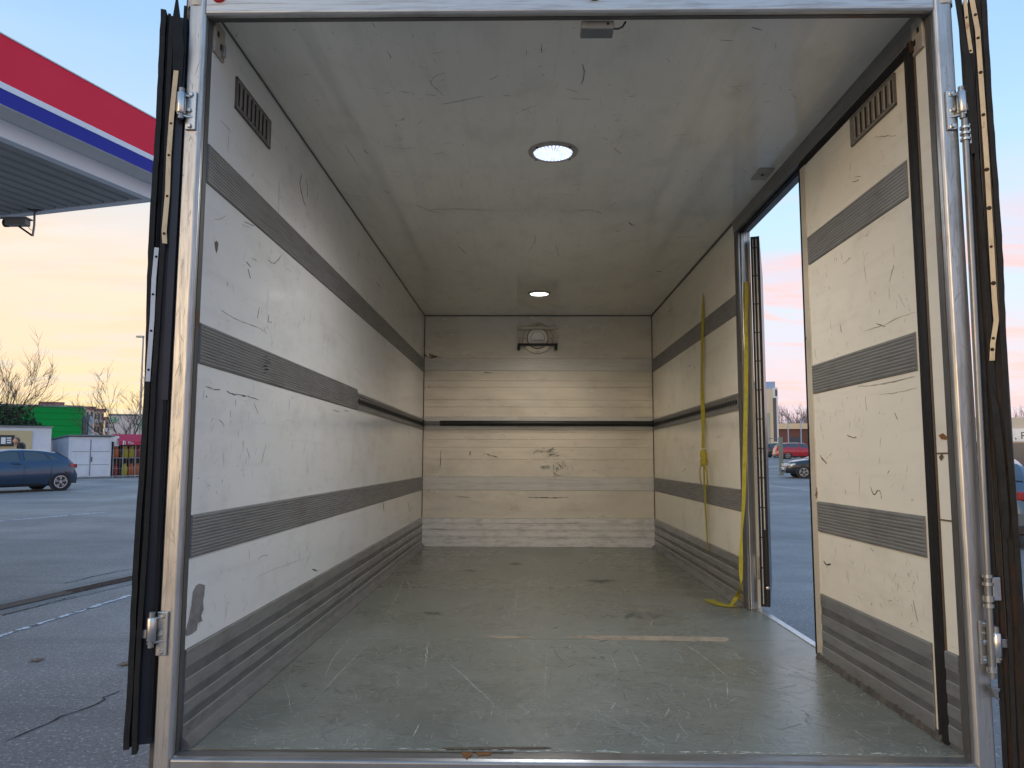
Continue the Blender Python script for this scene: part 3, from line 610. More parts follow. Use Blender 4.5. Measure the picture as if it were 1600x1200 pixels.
# ---- random fine scuffs: thousands of little scratches, one joined mesh for each panel and tone
def scuffs(par, ax, val, nrm, r0, r1, n, mats, name='fine_scratches', lmed=.017, lmax=.16, wmax=.0022, bias=None, lift=.0003, avoid=(), seed=0):
    """r0, r1: ranges of the two in-plane coordinates (in axis order)"""
    rnd = random.Random(seed); nv = Vector(nrm); A = [i for i in range(3) if i != ax]; mbs = [MB() for _ in mats]
    cl = [(rnd.uniform(*r0), rnd.uniform(*r1), rnd.uniform(.05, .30)) for _ in range(max(3, n // 24))]
    for i in range(n):
        if rnd.random() < .62:
            c = rnd.choice(cl); p = rnd.gauss(c[0], c[2]); q = rnd.gauss(c[1], c[2]*.7)
        else: p = rnd.uniform(*r0); q = rnd.uniform(*r1)
        L = min(lmax, lmed*math.exp(rnd.gauss(0, .8))); wd = min(wmax*1.3, .0008 + .0010*math.exp(rnd.gauss(0, .7)))
        an = rnd.uniform(0, math.pi) if bias is None or rnd.random() < .45 else rnd.gauss(bias, .35)
        cu = rnd.gauss(0, .4)/max(L, .03); k = max(2, int(L/.012)); pts = []; x, y = p, q; h = L/k
        for j in range(k+1):
            pts.append((x, y)); x += h*math.cos(an); y += h*math.sin(an); an += cu*h*.5 + rnd.gauss(0, .12)
        mb = mbs[min(len(mats)-1, int(rnd.random()*len(mats)))]; vs = []; fs = []
        for j, (x, y) in enumerate(pts):
            x0, y0 = pts[max(j-1, 0)]; x1, y1 = pts[min(j+1, k)]; tx, ty = x1-x0, y1-y0; l = math.hypot(tx, ty) or 1; ww = wd*(.25 + .75*math.sin(math.pi*(j+.4)/(k+.8)))*rnd.uniform(.5, 1.2)/2
            for sg in (-1, 1):
                c3 = [0, 0, 0]; c3[ax] = val; c3[A[0]] = x - sg*ty/l*ww; c3[A[1]] = y + sg*tx/l*ww; vs.append(Vector(c3) + nv*(lift + (i % 7)*.00002))
        ok = all(r0[0] < (v_[A[0]]) < r0[1] and r1[0] < v_[A[1]] < r1[1] and not any(b0 < v_[A[1]] < b1 for b0, b1 in avoid) for v_ in vs)
        if not ok: continue
        for j in range(k):
            if rnd.random() < .14: continue
            fs.append((2*j, 2*j+1, 2*j+3, 2*j+2))
        if fs: mb.add(vs, fs)
    for mb, mt in zip(mbs, mats):
        if mb.f: T(mb, name, M[mt], par)['kind'] = 'stuff'
RAILS = ((.795, .925), (.262, .392), (-.28, -.15))
scuffs(lw, 0, XL, (1,0,0), (YJ + .01, YB - .02), (-.515, 1.32), 2100, ('scuff', 'scuff3', 'scuff4', 'scuff4', 'scuff4'), avoid=RAILS, bias=1.5, seed=1)
scuffs(lw, 0, XL, (1,0,0), (YJ + .02, 4.6), (-.50, .25), 500, ('scuff4', 'scuff3'), lmed=.012, avoid=RAILS, bias=1.57, seed=2)
scuffs(ceil, 2, ZC, (0,0,-1), (XL + .01, XR - .05), (YJ + .02, YB - .02), 1700, ('scuff', 'scuff3', 'scuff4', 'scuff4'), lmed=.017, seed=3)
scuffs(leaf, 0, XR, (-1,0,0), (2.25, 3.04), (-.51, 1.11), 420, ('scuff', 'scuff3', 'scuff4'), avoid=RAILS, bias=1.5, seed=4)
scuffs(rw, 0, XR, (-1,0,0), (4.13, YB - .02), (-.51, 1.31), 520, ('scuff', 'scuff3', 'scuff4'), lmed=.02, avoid=RAILS, bias=1.5, seed=5)
scuffs(bw, 1, YB - .0012, (0,-1,0), (XL + .02, XR - .02), (-.5, 1.30), 320, ('scuff', 'scuff3', 'scuff4', 'scuff4'), lmed=.025, bias=0, lift=.0032, seed=6)
fp = [o for o in root.children if o.name.startswith('floor_panel')][0]
scuffs(fp, 2, ZF, (0,0,1), (XL + .06, XR + .03), (YJ + .01, YB - .05), 2800, ('fscr2', 'fscr2', 'fscr', 'fdark2'), name='floor_scratches', lmed=.05, lmax=.6, wmax=.0026, bias=1.75, seed=7)
scuffs(fp, 2, ZF, (0,0,1), (XL + .06, XR + .03), (YJ + .005, YJ + .12), 420, ('fscr', 'fscr2'), name='floor_scratches', lmed=.012, bias=1.57, seed=8)
scuffs(fp, 2, ZF, (0,0,1), (XL + .06, XR + .03), (YJ + .05, 3.4), 1500, ('fscr2', 'fscr2', 'fdark2'), name='floor_scratches', lmed=.045, lmax=.5, wmax=.0022, seed=9)
scuffs(lw, 0, XL + .0065, (1,0,0), (YJ + .01, YB - .02), (-.76, -.53), 700, ('scuff', 'kscr', 'kscr'), lmed=.02, lift=.0006, bias=1.3, seed=10, avoid=((-.600,-.570), (-.665,-.640), (-.718,-.698)))
scuffs(leaf, 0, XR - .0065, (-1,0,0), (2.25, 3.04), (-.76, -.53), 200, ('scuff', 'kscr', 'kscr'), lmed=.02, lift=.0006, bias=1.3, seed=11, avoid=((-.600,-.570), (-.665,-.640), (-.718,-.698)))
scuffs(fl, 1, YF, (0,-1,0), (XL - .046, XL - .010), (-.9, 1.3), 260, ('frscr',), lmed=.02, lift=.0004, bias=1.57, seed=12)
scuffs(fr, 1, YF, (0,-1,0), (XR + .008, XR + .046), (-.9, 1.3), 220, ('frscr',), lmed=.02, lift=.0004, bias=1.57, seed=13)
# ---- traced wear: dents, scuffs and scratches, each lying on its own panel
PL = {'L': (0, XL, (1,0,0), lw), 'R': (0, XR, (-1,0,0), leaf), 'C': (2, ZC, (0,0,-1), ceil), 'F': (2, ZF, (0,0,1), None), 'B': (1, YB - .0012, (0,-1,0), bw), 'RW': (0, XR, (-1,0,0), rw)}
floor_first = [o for o in root.children if o.name.startswith('floor_panel')][0]
def mark(pl, pts, wpx, mat, name='scratch', lift=.0004):
    for _ in range(2):                                    # round the corners
        if len(pts) > 2:
            q = [pts[0]]
            for (a, b), (c, d) in zip(pts[:-1], pts[1:]): q += [(a*.75 + c*.25, b*.75 + d*.25), (a*.25 + c*.75, b*.25 + d*.75)]
            pts = q + [pts[-1]]
    ax, val, nrm, par = PL[pl]; nv = Vector(nrm); P = [hit(u, v, ax, val) + nv*lift for u, v in pts]
    dense = []
    for a, b in zip(P[:-1], P[1:]):
        k = max(1, int((b - a).length/.018))
        for i in range(k): dense.append(a.lerp(b, i/k))
    dense.append(P[-1]); n = len(dense)
    ws = [max(.0005, wpx*(dense[i].y if dense[i].y > 0 else 2)/F_PX*(.25 + .6*math.sin(math.pi*(i+.5)/n))*random.uniform(.25, 1.35)) for i in range(n)]
    side = [Vector((random.gauss(0, 1), random.gauss(0, 1), random.gauss(0, 1))) for _ in range(n)]
    dense = [p + (d - nv*d.dot(nv))*.0011*min(1, wpx) for p, d in zip(dense, side)]
    T(MB().ribbon(dense, ws, nrm, .0004), name, M[mat], par or floor_first)
def blot(pl, pts, mat, name='scuff_mark', lift=.0004):
    ax, val, nrm, par = PL[pl]; nv = Vector(nrm); T(MB().prism([hit(u, v, ax, val) + nv*lift for u, v in pts], nv*.0004), name, M[mat], par or floor_first)
blot('L', [(306,915),(311,912),(320,914),(319,930),(317,938),(318,952),(314,962),(316,970),(309,974),(307,985),(299,991),(291,994),(289,989),(294,970),(299,945),(301,925)], 'patch', 'primer_patch')
blot('L', [(335,379),(338,376),(341,380),(340,389),(338,396),(336,388)], 'scuff2')
for p, w_, m_ in [([(345,484),(362,495),(380,504),(398,509),(412,517)], 1.3, 'scuff3'), ([(472,272),(468,282),(470,298),(474,312),(477,322)], 3, 'scuff2'), ([(478,280),(481,294),(480,308)], 1.6, 'scuff'), ([(479,330),(482,342)], 1.4, 'scuff3'),
    ([(384,409),(392,418)], 2.4, 'scuff'), ([(387,420),(391,435)], 2.6, 'scuff'), ([(392,402),(401,408)], 1.2, 'scuff3'), ([(419,406),(425,412),(432,410),(440,398)], 1.6, 'scuff'), ([(380,346),(390,350),(397,353)], 1.5, 'scuff'), ([(378,350),(392,356)], 1, 'scuff3'),
    ([(335,343),(343,343),(352,337)], 1.1, 'scuff3'), ([(356,440),(355,447)], 1.5, 'scuff'), ([(405,480),(402,497)], 1.4, 'scuff'), ([(420,493),(418,504),(424,503)], 1.8, 'scuff'), ([(412,512),(416,522)], 1.4, 'scuff3'),
    ([(321,604),(332,608)], 1.6, 'scuff'), ([(333,608),(344,609)], 2.2, 'scuff'), ([(354,611),(364,617),(372,616)], 2.2, 'scuff'), ([(373,617),(384,619)], 2.8, 'scuff'), ([(385,618),(403,625)], 1.8, 'scuff'), ([(322,619),(324,621)], 3, 'dark'),
    ([(368,625),(368,634)], 1.2, 'scuff'), ([(397,630),(403,646)], 1.3, 'scuff3'), ([(342,656),(349,661),(350,666)], 1.4, 'scuff3'), ([(360,640),(360,652)], 1.1, 'scuff'), ([(436,285),(435,340)], .8, 'scuff3'), ([(562,390),(558,405)], 1.6, 'scuff'), ([(588,440),(596,452)], 1.8, 'scuff'), ([(598,783),(600,798)], 4, 'scuff2'), ([(637,785),(641,800)], 1.6, 'scuff'), ([(488,890),(496,892)], 3, 'scuff'), ([(404,874),(410,868),(418,868)], 1.2, 'scuff3'), ([(400,902),(440,884),(490,868)], 1.1, 'fscr'), ([(385,700),(390,715)], 1.2, 'scuff3'), ([(415,695),(408,724)], 1.2, 'scuff3'), ([(520,640),(530,643)], 1.5, 'scuff'), ([(538,640),(545,643)], 1.5, 'scuff')]:
    mark('L', p, w_, m_)
for (u, v, w_) in ((408,557,7),(410,562,8),(411,567,8),(408,572,7),(409,577,8),(407,582,6)): mark('L', [(u, v), (u + w_, v + 1)], 2.2, 'dark', lift=.0075)
for p, w_, m_ in [([(695,113),(680,118),(671,129),(681,138),(694,150)], .9, 'scuff'), ([(690,163),(722,157),(755,150)], 1.1, 'scuff'), ([(667,148),(680,149)], 1.2, 'scuff'), ([(618,195),(620,196)], 3.4, 'scuff'), ([(627,189),(632,184)], 2, 'scuff'), ([(845,67),(847,82)], 1.3, 'scuff'), ([(822,78),(823,86)], 1.2, 'scuff'), ([(910,100),(914,118),(908,132)], 1.4, 'scuff'), ([(886,138),(902,144)], 1.1, 'scuff'), ([(892,154),(924,155)], 1.6, 'scuff3'), ([(784,148),(800,150)], 2.4, 'scuff3'), ([(650,320),(668,328),(684,332)], 1.4, 'scuff'), ([(675,327),(720,326),(790,330)], 2, 'scuff3'), ([(568,234),(576,240)], 1.6, 'scuff'), ([(601,297),(608,302)], 1.5, 'scuff'), ([(540,228),(552,246),(560,260)], .9, 'scuff3'), ([(985,350),(990,353),(982,347)], 3, 'scuff'), ([(1030,316),(1026,320)], 1.5, 'scuff'), ([(954,322),(962,316)], 2, 'scuff'), ([(895,330),(925,327),(940,334)], 3, 'scuff3'), ([(1055,370),(1085,370)], 2.4, 'scuff3'), ([(1025,424),(1034,424)], 4, 'scuff2'), ([(826,393),(838,375),(836,368)], .9, 'scuff'), ([(868,382),(873,400)], .9, 'scuff'), ([(960,360),(967,362)], 1.3, 'scuff'), ([(1175,42),(1190,48)], 3, 'scuff3'), ([(600,228),(630,232),(650,230)], 1.4, 'scuff3'), ([(940,215),(950,218)], 3, 'scuff3'), ([(958,230),(970,240)], 1.2, 'scuff'), ([(712,380),(730,398)], 1.2, 'scuff'), ([(745,450),(760,452)], 1.6, 'scuff')]:
    mark('C', p, w_, m_)
for P in ([(900,994),(920,993),(1000,994),(1070,994.5),(1134,996),(1140,999),(1136,1003),(1060,1001.5),(990,1000.5),(940,1000),(925,998)], [(756,994.5),(790,993.5),(826,994.5),(836,996),(820,997.5),(780,998)], [(880,996),(892,994.5),(912,995),(905,998)]): blot('F', P, 'ftan', 'worn_patch')
for p, w_, m_ in [([(560,998),(640,997)], 2, 'fscr'), ([(690,918),(800,919),(900,919)], 1.2, 'fscr'), ([(965,920),(1070,921)], 1.2, 'fscr'),
    ([(576,1005),(532,1050),(486,1100)], 1.3, 'fscr'), ([(547,997),(516,1034),(508,1058)], 1.1, 'fscr'), ([(443,1067),(452,1090),(454,1116)], 1.1, 'fscr'), ([(667,1003),(664,1046)], 1, 'fscr'), ([(697,1032),(724,1056),(761,1090),(773,1102),(766,1123)], 1.6, 'fscr'), ([(670,999),(665,1042)], 1.1, 'fscr'), ([(809,921),(802,972)], 1, 'fscr'), ([(954,1024),(966,1052)], 1.2, 'fscr'), ([(1068,1005),(1105,1030),(1142,1063)], 1.5, 'fscr'), ([(1136,1066),(1137,1092)], 1.5, 'fscr'), ([(854,1015),(851,1090)], .9, 'fscr'), ([(985,1012),(1003,1046)], 1, 'fscr'), ([(860,1008),(880,1036)], 1.2, 'fdark'), ([(965,915),(982,942)], 1.2, 'fdark'), ([(856,895),(863,940)], .9, 'fdark'), ([(634,895),(622,930),(600,965)], 1.1, 'fscr'), ([(630,896),(645,925),(632,950)], 1, 'fscr'), ([(1040,1120),(1046,1104)], 1.3, 'fscr')]:
    mark('F', p, w_, m_, 'floor_scratch')
blot('B', [(845,728),(859,727),(859,732),(845,732)], 'fscr', lift=.0035)
def smudge(pl, u, v, ru, rv, n, ang, lpx, mat, lift=.0035, seed=0):
    r = random.Random(seed); n = int(n)
    for i in range(n):
        x, y = r.gauss(u, ru), r.gauss(v, rv); l = lpx*r.uniform(.4, 1.3); a = R_(ang) + r.gauss(0, .35)
        mark(pl, [(x - l*math.cos(a)/2, y - l*math.sin(a)/2), (x, y + r.gauss(0, .6)), (x + l*math.cos(a)/2, y + l*math.sin(a)/2)], r.uniform(.5, 1.6), mat, 'scuff_mark', lift + i*.00002)
for (u, v, ru, rv, n, l) in ((935, 909, 9, 1.2, 26, 16), (1005, 962, 24, 2.2, 30, 18), (672, 958, 7, 1, 16, 12), (803, 881, 5, .8, 14, 9), (733, 892, 5, .6, 10, 9), (900, 1010, 60, 25, 30, 10), (600, 1050, 60, 30, 24, 10)): smudge('F', u, v, ru, rv, n, 2, l, 'fdark', .0006, int(u))
smudge('B', 858, 706, 8, 4, 26, -20, 10, 'scuff3', seed=1); smudge('B', 874, 731, 4, 6, 16, 60, 9, 'scuff3', seed=2); smudge('B', 676, 557, 6, 1.5, 10, -10, 8, 'scuff2', seed=3)
for p, w_, m_ in [([(689,704),(688,728)], 1.6, 'scuff'), ([(735,705),(734,711)], 1.6, 'scuff'), ([(760,709),(768,712),(777,714)], 1.6, 'scuff'), ([(672,559),(684,557)], 3, 'scuff2'), ([(825,777),(860,778),(888,777)], 1.5, 'scuff'), ([(712,776),(735,777)], 1.5, 'scuff3'), ([(669,606),(671,602)], 1.6, 'scuff'), ([(757,582),(768,583)], 1.6, 'scuff')]: mark('B', p, w_, m_, lift=.0035)
for p, w_, m_ in [([(1307,408),(1308,403)], 1.6, 'scuff'), ([(1318,412),(1330,402)], 1.6, 'scuff'), ([(1397,415),(1393,428),(1390,440)], 2.4, 'scuff3'), ([(1350,517),(1375,511),(1400,498),(1430,488)], 1.2, 'scuff3'), ([(1368,505),(1384,510)], 2, 'scuff'), ([(1340,603),(1370,602),(1400,596),(1430,588)], 2.2, 'scuff3'), ([(1375,616),(1400,614),(1432,606)], 1, 'scuff3'), ([(1324,680),(1331,684),(1338,683)], 2, 'scuff'), ([(1398,645),(1403,655)], 1.8, 'scuff'), ([(1282,712),(1286,718),(1292,725)], 2.6, 'scuff2'), ([(1360,760),(1366,776),(1374,762),(1378,780)], 2, 'scuff'), ([(1287,877),(1292,883),(1299,881)], 2.6, 'dark'), ([(1292,884),(1293,886)], 2, 'dark'), ([(1427,938),(1430,955),(1435,972)], 1.2, 'scuff'), ([(1366,214),(1400,212)], 1.2, 'scuff'), ([(1333,285),(1342,281)], 2, 'scuff'), ([(1313,508),(1315,518)], 2.2, 'scuff'), ([(1340,930),(1346,936)], 1.2, 'scuff3')]: mark('R', p, w_, m_)
for p, w_, m_ in [([(1085,572),(1086,576)], 2.4, 'scuff'), ([(1080,570),(1076,573)], 1.8, 'scuff'), ([(1045,633),(1046,637)], 2, 'scuff'), ([(1085,540),(1086,546)], 1.4, 'scuff'), ([(1067,737),(1071,732)], 1.6, 'scuff'), ([(1122,682),(1124,684)], 2, 'scuff'), ([(1054,683),(1056,686)], 2, 'scuff'), ([(1044,488),(1052,481)], 1.6, 'scuff'), ([(1098,458),(1099,464)], 3.2, 'dark')]: mark('RW', p, w_, m_)

# ================================================================== LOOSE THINGS IN THE BOX
def place_in_truck(o):                         # things that rest on the truck share its tilt but stay things of their own
    o.location = root.location; o.rotation_euler = root.rotation_euler; return o
zb = (bz(657) + bz(667))/2
lb = place_in_truck(empty('load_bar', (0,0,0)))
tag(lb, 'dark steel load bar spanning the box against the pale front wall', 'load bar')
MB().tube([(XL + .16, YB - .045, zb), (XR - .006, YB - .045, zb)], .024, 16).build('outer_tube', M['black'], lb, smooth=40, off=BASE)
MB().tube([(XL + .012, YB - .045, zb), (XL + .17, YB - .045, zb)], .019, 16).build('inner_tube', M['rod'], lb, smooth=40, off=BASE)
for x in (XL + .0115, XR - .0115): MB().box(x - .004, x + .004, YB - .075, YB - .015, zb - .028, zb + .028).build('end_plate', M['black'], lb, off=BASE)
def strap(label, pts, wpx, extra=()):
    """yellow webbing: pts = (u, v, x or None, yaw of the band)"""
    o = place_in_truck(empty('lashing_strap', (0,0,0))); tag(o, label, 'strap', 'yellow lashing straps on the right wall')
    vs = []; fs = []
    for (p, w_, ang) in pts:
        b = Vector((0, math.cos(ang), 0)) + Vector((-math.sin(ang), 0, 0)); n = Vector((-math.cos(ang), -math.sin(ang), 0))
        w_ *= .84; vs += [p - b*w_/2, p + b*w_/2, p + b*w_/2 + n*.002, p - b*w_/2 + n*.002]
    for i in range(len(pts)-1):
        for k in range(4): fs.append((i*4+k, i*4+(k+1) % 4, i*4+4+(k+1) % 4, i*4+4+k))
    fs += [(3,2,1,0), tuple((len(pts)-1)*4+k for k in range(4))]
    MB().add(vs, fs).build('webbing', M['yellow'], o, smooth=60, off=BASE)
    return o
def rp_(u, v, dx=.02): return hit(u, v, 0, XR - dx)
def smoothpath(keys, n=60):
    out = []
    for i in range(n+1):
        t = i/n*(len(keys)-1); k = min(int(t), len(keys)-2); f_ = t - k
        p0, p1 = keys[k], keys[k+1]; a = keys[max(k-1, 0)]; b = keys[min(k+2, len(keys)-1)]
        def cr(A, B, Cc, Dd): return .5*((2*B) + (Cc - A)*f_ + (2*A - 5*B + 4*Cc - Dd)*f_**2 + (3*B - A - 3*Cc + Dd)*f_**3)
        out.append((cr(a[0], p0[0], p1[0], b[0]), cr(a[1], p0[1], p1[1], b[1]), cr(a[2], p0[2], p1[2], b[2])))
    return out
s1 = strap('yellow strap knotted halfway, hanging from high on the right wall', [(q_[0], q_[1], q_[2]) for q_ in smoothpath([(rp_(1099, 463, .006), .028, .0), (rp_(1098.5, 490, .012), .038, .3), (rp_(1097.5, 540, .02), .050, .15), (rp_(1097, 600, .02), .048, .2), (rp_(1098.5, 645, .018), .036, .7), (rp_(1099, 670, .022), .048, .2), (rp_(1099, 700, .03), .05, .3)])], 0)
kn = MB(); kc = rp_(1099.5, 716, .035)
kn.lathe([(.004, -.055), (.018, -.045), (.026, -.02), (.019, .0), (.024, .025), (.016, .05), (.004, .06)], kc, (0, .15, 1), 10); kn.build('knot', M['yellow'], s1, smooth=60, off=BASE)
MB().add(*(lambda P: ([x for p, w_ in P for x in (p + Vector((0, -w_/2, 0)), p + Vector((0, w_/2, 0)), p + Vector((-.002, w_/2, 0)), p + Vector((-.002, -w_/2, 0)))], [(i*4+k, i*4+(k+1) % 4, i*4+4+(k+1) % 4, i*4+4+k) for i in range(len(P)-1) for k in range(4)]))([(rp_(1100, 722, .03), .045), (rp_(1101, 760, .026), .040), (rp_(1103, 800, .022), .045), (rp_(1105, 835, .02), .032), (rp_(1106, 862, .012), .02)])).build('tail', M['yellow'], s1, smooth=60, off=BASE)
MB().add(*(lambda P: ([x for p, w_ in P for x in (p + Vector((0, -w_/2, 0)), p + Vector((0, w_/2, 0)), p + Vector((-.002, w_/2, 0)), p + Vector((-.002, -w_/2, 0)))], [(i*4+k, i*4+(k+1) % 4, i*4+4+(k+1) % 4, i*4+4+k) for i in range(len(P)-1) for k in range(4)]))([(rp_(1101, 722, .045), .03), (rp_(1105, 740, .05), .026), (rp_(1106, 752, .048), .03), (rp_(1105, 763, .04), .02)])).build('loop', M['yellow'], s1, smooth=60, off=BASE)
MB().tube([rp_(1096, 722, .04), rp_(1093.5, 735, .045), rp_(1094, 748, .04), rp_(1096, 756, .03)], .004, 6).build('loose_end', M['yellow'], s1, smooth=True, off=BASE)
yj_ = 3.99
def jp(u, v, y): return hit(u, v, 1, y)
s2 = strap('long yellow strap hanging down the side door jamb and curling on the floor', [(a, b*.72, c) for a, b, c in smoothpath([(jp(1166, 440, 4.05), .03, 1.2), (jp(1166.5, 470, 4.045), .035, 1.35), (jp(1165.5, 500, 4.04), .028, 1.5), (jp(1166, 560, 4.03), .036, 1.45), (jp(1165, 640, 4.02), .036, 1.4), (jp(1163.5, 720, 4.01), .036, 1.35), (jp(1161.5, 790, 4.00), .030, 1.3), (jp(1159, 830, 4.00), .018, 1.0), (jp(1158, 862, 3.99), .030, 1.2), (jp(1157.5, 890, 3.98), .034, 1.5), (jp(1157.5, 915, 3.985), .016, 1.3), (hit(1152, 930, 2, ZF + .05), .036, 1.5), (hit(1145, 942, 2, ZF + .012), .038, 1.5), (hit(1139, 946, 2, ZF + .003), .030, 1.5)], 110)], 0)
MB().ribbon([hit(u, v, 2, ZF + .0035) for u, v in ((1147, 946), (1140, 947), (1130, 945.5), (1118, 942), (1105, 937))], [.05, .075, .07, .06, .05], (0, 0, 1), .002).build('floor_tail', M['yellow'], s2, off=BASE)

# ================================================================== OUTSIDE: the ground
def smst(a, b, x):
    t = min(1, max(0, (x - a)/(b - a))); return t*t*(3 - 2*t)
def gz(x, y): return .45*smst(40, 66, y)*smst(4, 14, x)
gm = MB(); xs = [-2500, -600, -200, -90, -50, -30, -15, -5, 0, 4, 7, 10, 14, 20, 30, 45, 70, 120, 300, 2500]; ys = [-2500, -500, -150, -50, -20, 0, 10, 20, 30, 40, 44, 48, 52, 56, 60, 64, 68, 80, 120, 250, 700, 2800]
gv = [(x, y, gz(x, y)) for y in ys for x in xs]; nx = len(xs)
gm.add(gv, [(j*nx+i, j*nx+i+1, (j+1)*nx+i+1, (j+1)*nx+i) for j in range(len(ys)-1) for i in range(nx-1)])
ground = tag(gm.build('asphalt_ground', M['asphalt'], smooth=60), kind='structure')
def sheet(name, pts, mat, zz=.004, parent=ground):
    m = MB(); n = len(pts); m.add([(p.x, p.y, zz) for p in pts], [tuple(range(n))]); return m.build(name, mat, parent)
def strip(name, A, B, wid, mat, zz=.004, rough=0., seg=40, parent=ground, seed=1):
    r = random.Random(seed); A = Vector((A.x, A.y, zz)); B = Vector((B.x, B.y, zz)); d = (B - A).normalized(); nrm = Vector((-d.y, d.x, 0)); vs = []; fs = []
    for i in range(seg+1):
        p = A.lerp(B, i/seg); wl = wid/2*(1 - rough*r.random()); wr = wid/2*(1 - rough*r.random()); vs += [p + nrm*wl, p - nrm*wr]
    fs = [(2*i, 2*i+1, 2*i+3, 2*i+2) for i in range(seg)]
    m = MB(); m.add(vs, fs); return m.build(name, mat, parent)
strip('painted_line', G(-60, 1013), G(205, 930), .085, M['paint'], .005, .7, 60, seed=3)
strip('painted_line', G(-40, 818), G(165, 800.5), .14, M['paint'], .005, .6, 40, seed=4)
strip('painted_line', G(1192, 757), G(1290, 770), .12, M['paint'], .005, .7, 30, seed=5)
# tarmac repair joints and cracks
def crack(pts, w_, name='crack', mat='dark', seed=0):
    r = random.Random(seed); P = []
    for a, b in zip(pts[:-1], pts[1:]):
        A, B = G(*a), G(*b); k = max(2, int((B - A).length/.05))
        for i in range(k): P.append(A.lerp(B, i/k) + Vector((r.gauss(0, .012), r.gauss(0, .012), 0)))
    vs = []; fs = []
    for i, p in enumerate(P):
        t = (P[min(i+1, len(P)-1)] - P[max(i-1, 0)]); n_ = Vector((-t.y, t.x, 0)).normalized()*w_*r.uniform(.25, 1); vs += [(p + n_).xy.to_3d() + Vector((0,0,.004)), (p - n_).xy.to_3d() + Vector((0,0,.004))]
    fs = [(2*i, 2*i+1, 2*i+3, 2*i+2) for i in range(len(P)-1)]; m = MB(); m.add(vs, fs); m.build(name, M[mat], ground)
crack([(0, 1161), (40, 1147), (75, 1130), (120, 1112), (160, 1096), (163, 1091), (195, 1077)], .008, seed=1)
crack([(0, 962), (40, 953), (75, 943), (125, 931)], .010, seed=2)
crack([(100, 912), (160, 898), (212, 888)], .012, seed=3)
# slotted drain
dA, dB = G(-30, 957), G(108, 926); d_ = (dB - dA).normalized(); dC = dB + d_*2.6; dn = Vector((-d_.y, d_.x, 0))
drain = empty('drain_channel', (dB.x, dB.y, 0)); tag(drain, 'rusty brown steel drain channel set across the asphalt', 'drain')
M['drainrust'] = plain('brown rusted plate', (.075,.05,.038), .7, .3, .5, 14, .2)
def dpt(s, t, zz): return dB + d_*s + dn*t + Vector((0, 0, zz))
def dbox(s0, s1, t0, t1, z0, z1, mb): return mb.prism([dpt(s0, t0, z0), dpt(s1, t0, z0), dpt(s1, t1, z0), dpt(s0, t1, z0)], (0, 0, z1 - z0))
dW = .105
off_ = Vector((dB.x, dB.y, 0))
strip('concrete_edge', dA, dC, .62, M['concrete'], .004, .08, 40)
for a in (-3.0, -2.0, -1.0): dbox(a + .004, a + .996, -dW, dW, .005, .012, MB()).build('cover_plate', M['drainrust'], drain, off=off_)
dbox(0, 2.6, -dW, dW, .0045, .0055, MB()).build('channel_bottom', M['dark'], drain, off=off_)
for a in (0, 1.0, 2.0):
    g = MB()
    for t in (-dW, -.008, dW - .014): dbox(a + .004, a + .996 if a < 2 else a + .6, t, t + .014, .006, .013, g)
    k = 0
    while k < (24 if a < 2 else 14): dbox(a + .004 + k*.0415, a + .018 + k*.0415, -dW + .014, dW - .014, .006, .0125, g); k += 1
    g.build('grate', M['drainrust'], drain, off=off_)
# fallen leaves
def dry_leaf(u, v, rot, label, s=.11):
    p = G(u, v); m = MB(); out = [(0, -.5), (.16, -.22), (.5, -.30), (.34, -.02), (.55, .22), (.22, .20), (.08, .62), (-.08, .24), (-.44, .30), (-.26, .0), (-.46, -.26), (-.14, -.22)]
    vs = [Vector((x*s*math.cos(rot) - y*s*math.sin(rot), x*s*math.sin(rot) + y*s*math.cos(rot), .008 + .03*s*(abs(x)*4 + abs(y)))) for x, y in out]
    n = len(vs); c = Vector((0, 0, .012)); m.add(vs + [c], [(i, (i+1) % n, n) for i in range(n)])
    o = m.build('dry_leaf', plain('dry leaf ' + str(u), (.20,.135,.085), .7, 0, .5, 30)); o.location = (p.x, p.y, 0); sm = o.modifiers.new('t', 'SOLIDIFY'); sm.thickness = .0015
    tag(o, label, 'leaf', 'dry leaves on the asphalt')
dry_leaf(57, 1033, .6, 'curled brown leaf lying alone on the asphalt'); dry_leaf(196, 1039, 2.1, 'pale brown leaf on the asphalt close to the open left door')

# ================================================================== vehicles
M['glass'] = plain('car glass', (.06,.085,.095), .08, 0, .05, 2, 0, .7)
M['tyre'] = plain('tyre rubber', (.016,.016,.017), .75, 0, .3, 20)
M['rim'] = plain('alloy rim', (.50,.51,.53), .32, .8, .15, 10)
M['taillamp'] = plain('red tail lamp', (.35,.015,.02), .15, 0, .1, 4, 0, .6)
M['headlamp'] = plain('clear headlamp', (.62,.63,.62), .12, .3, .1, 4)
M['chrome'] = plain('chrome', (.65,.65,.66), .15, 1, .1, 4)
M['plate'] = plain('number plate', (.75,.75,.74), .4, 0, .1, 4)
M['trim'] = plain('black trim', (.02,.02,.021), .4, 0, .2, 4)
def lerp_pts(P, x):
    if x <= P[0][0]: return P[0][1]
    for (a, b), (c, d) in zip(P[:-1], P[1:]):
        if x <= c: t = (x - a)/(c - a); return b + (d - b)*t
    return P[-1][1]
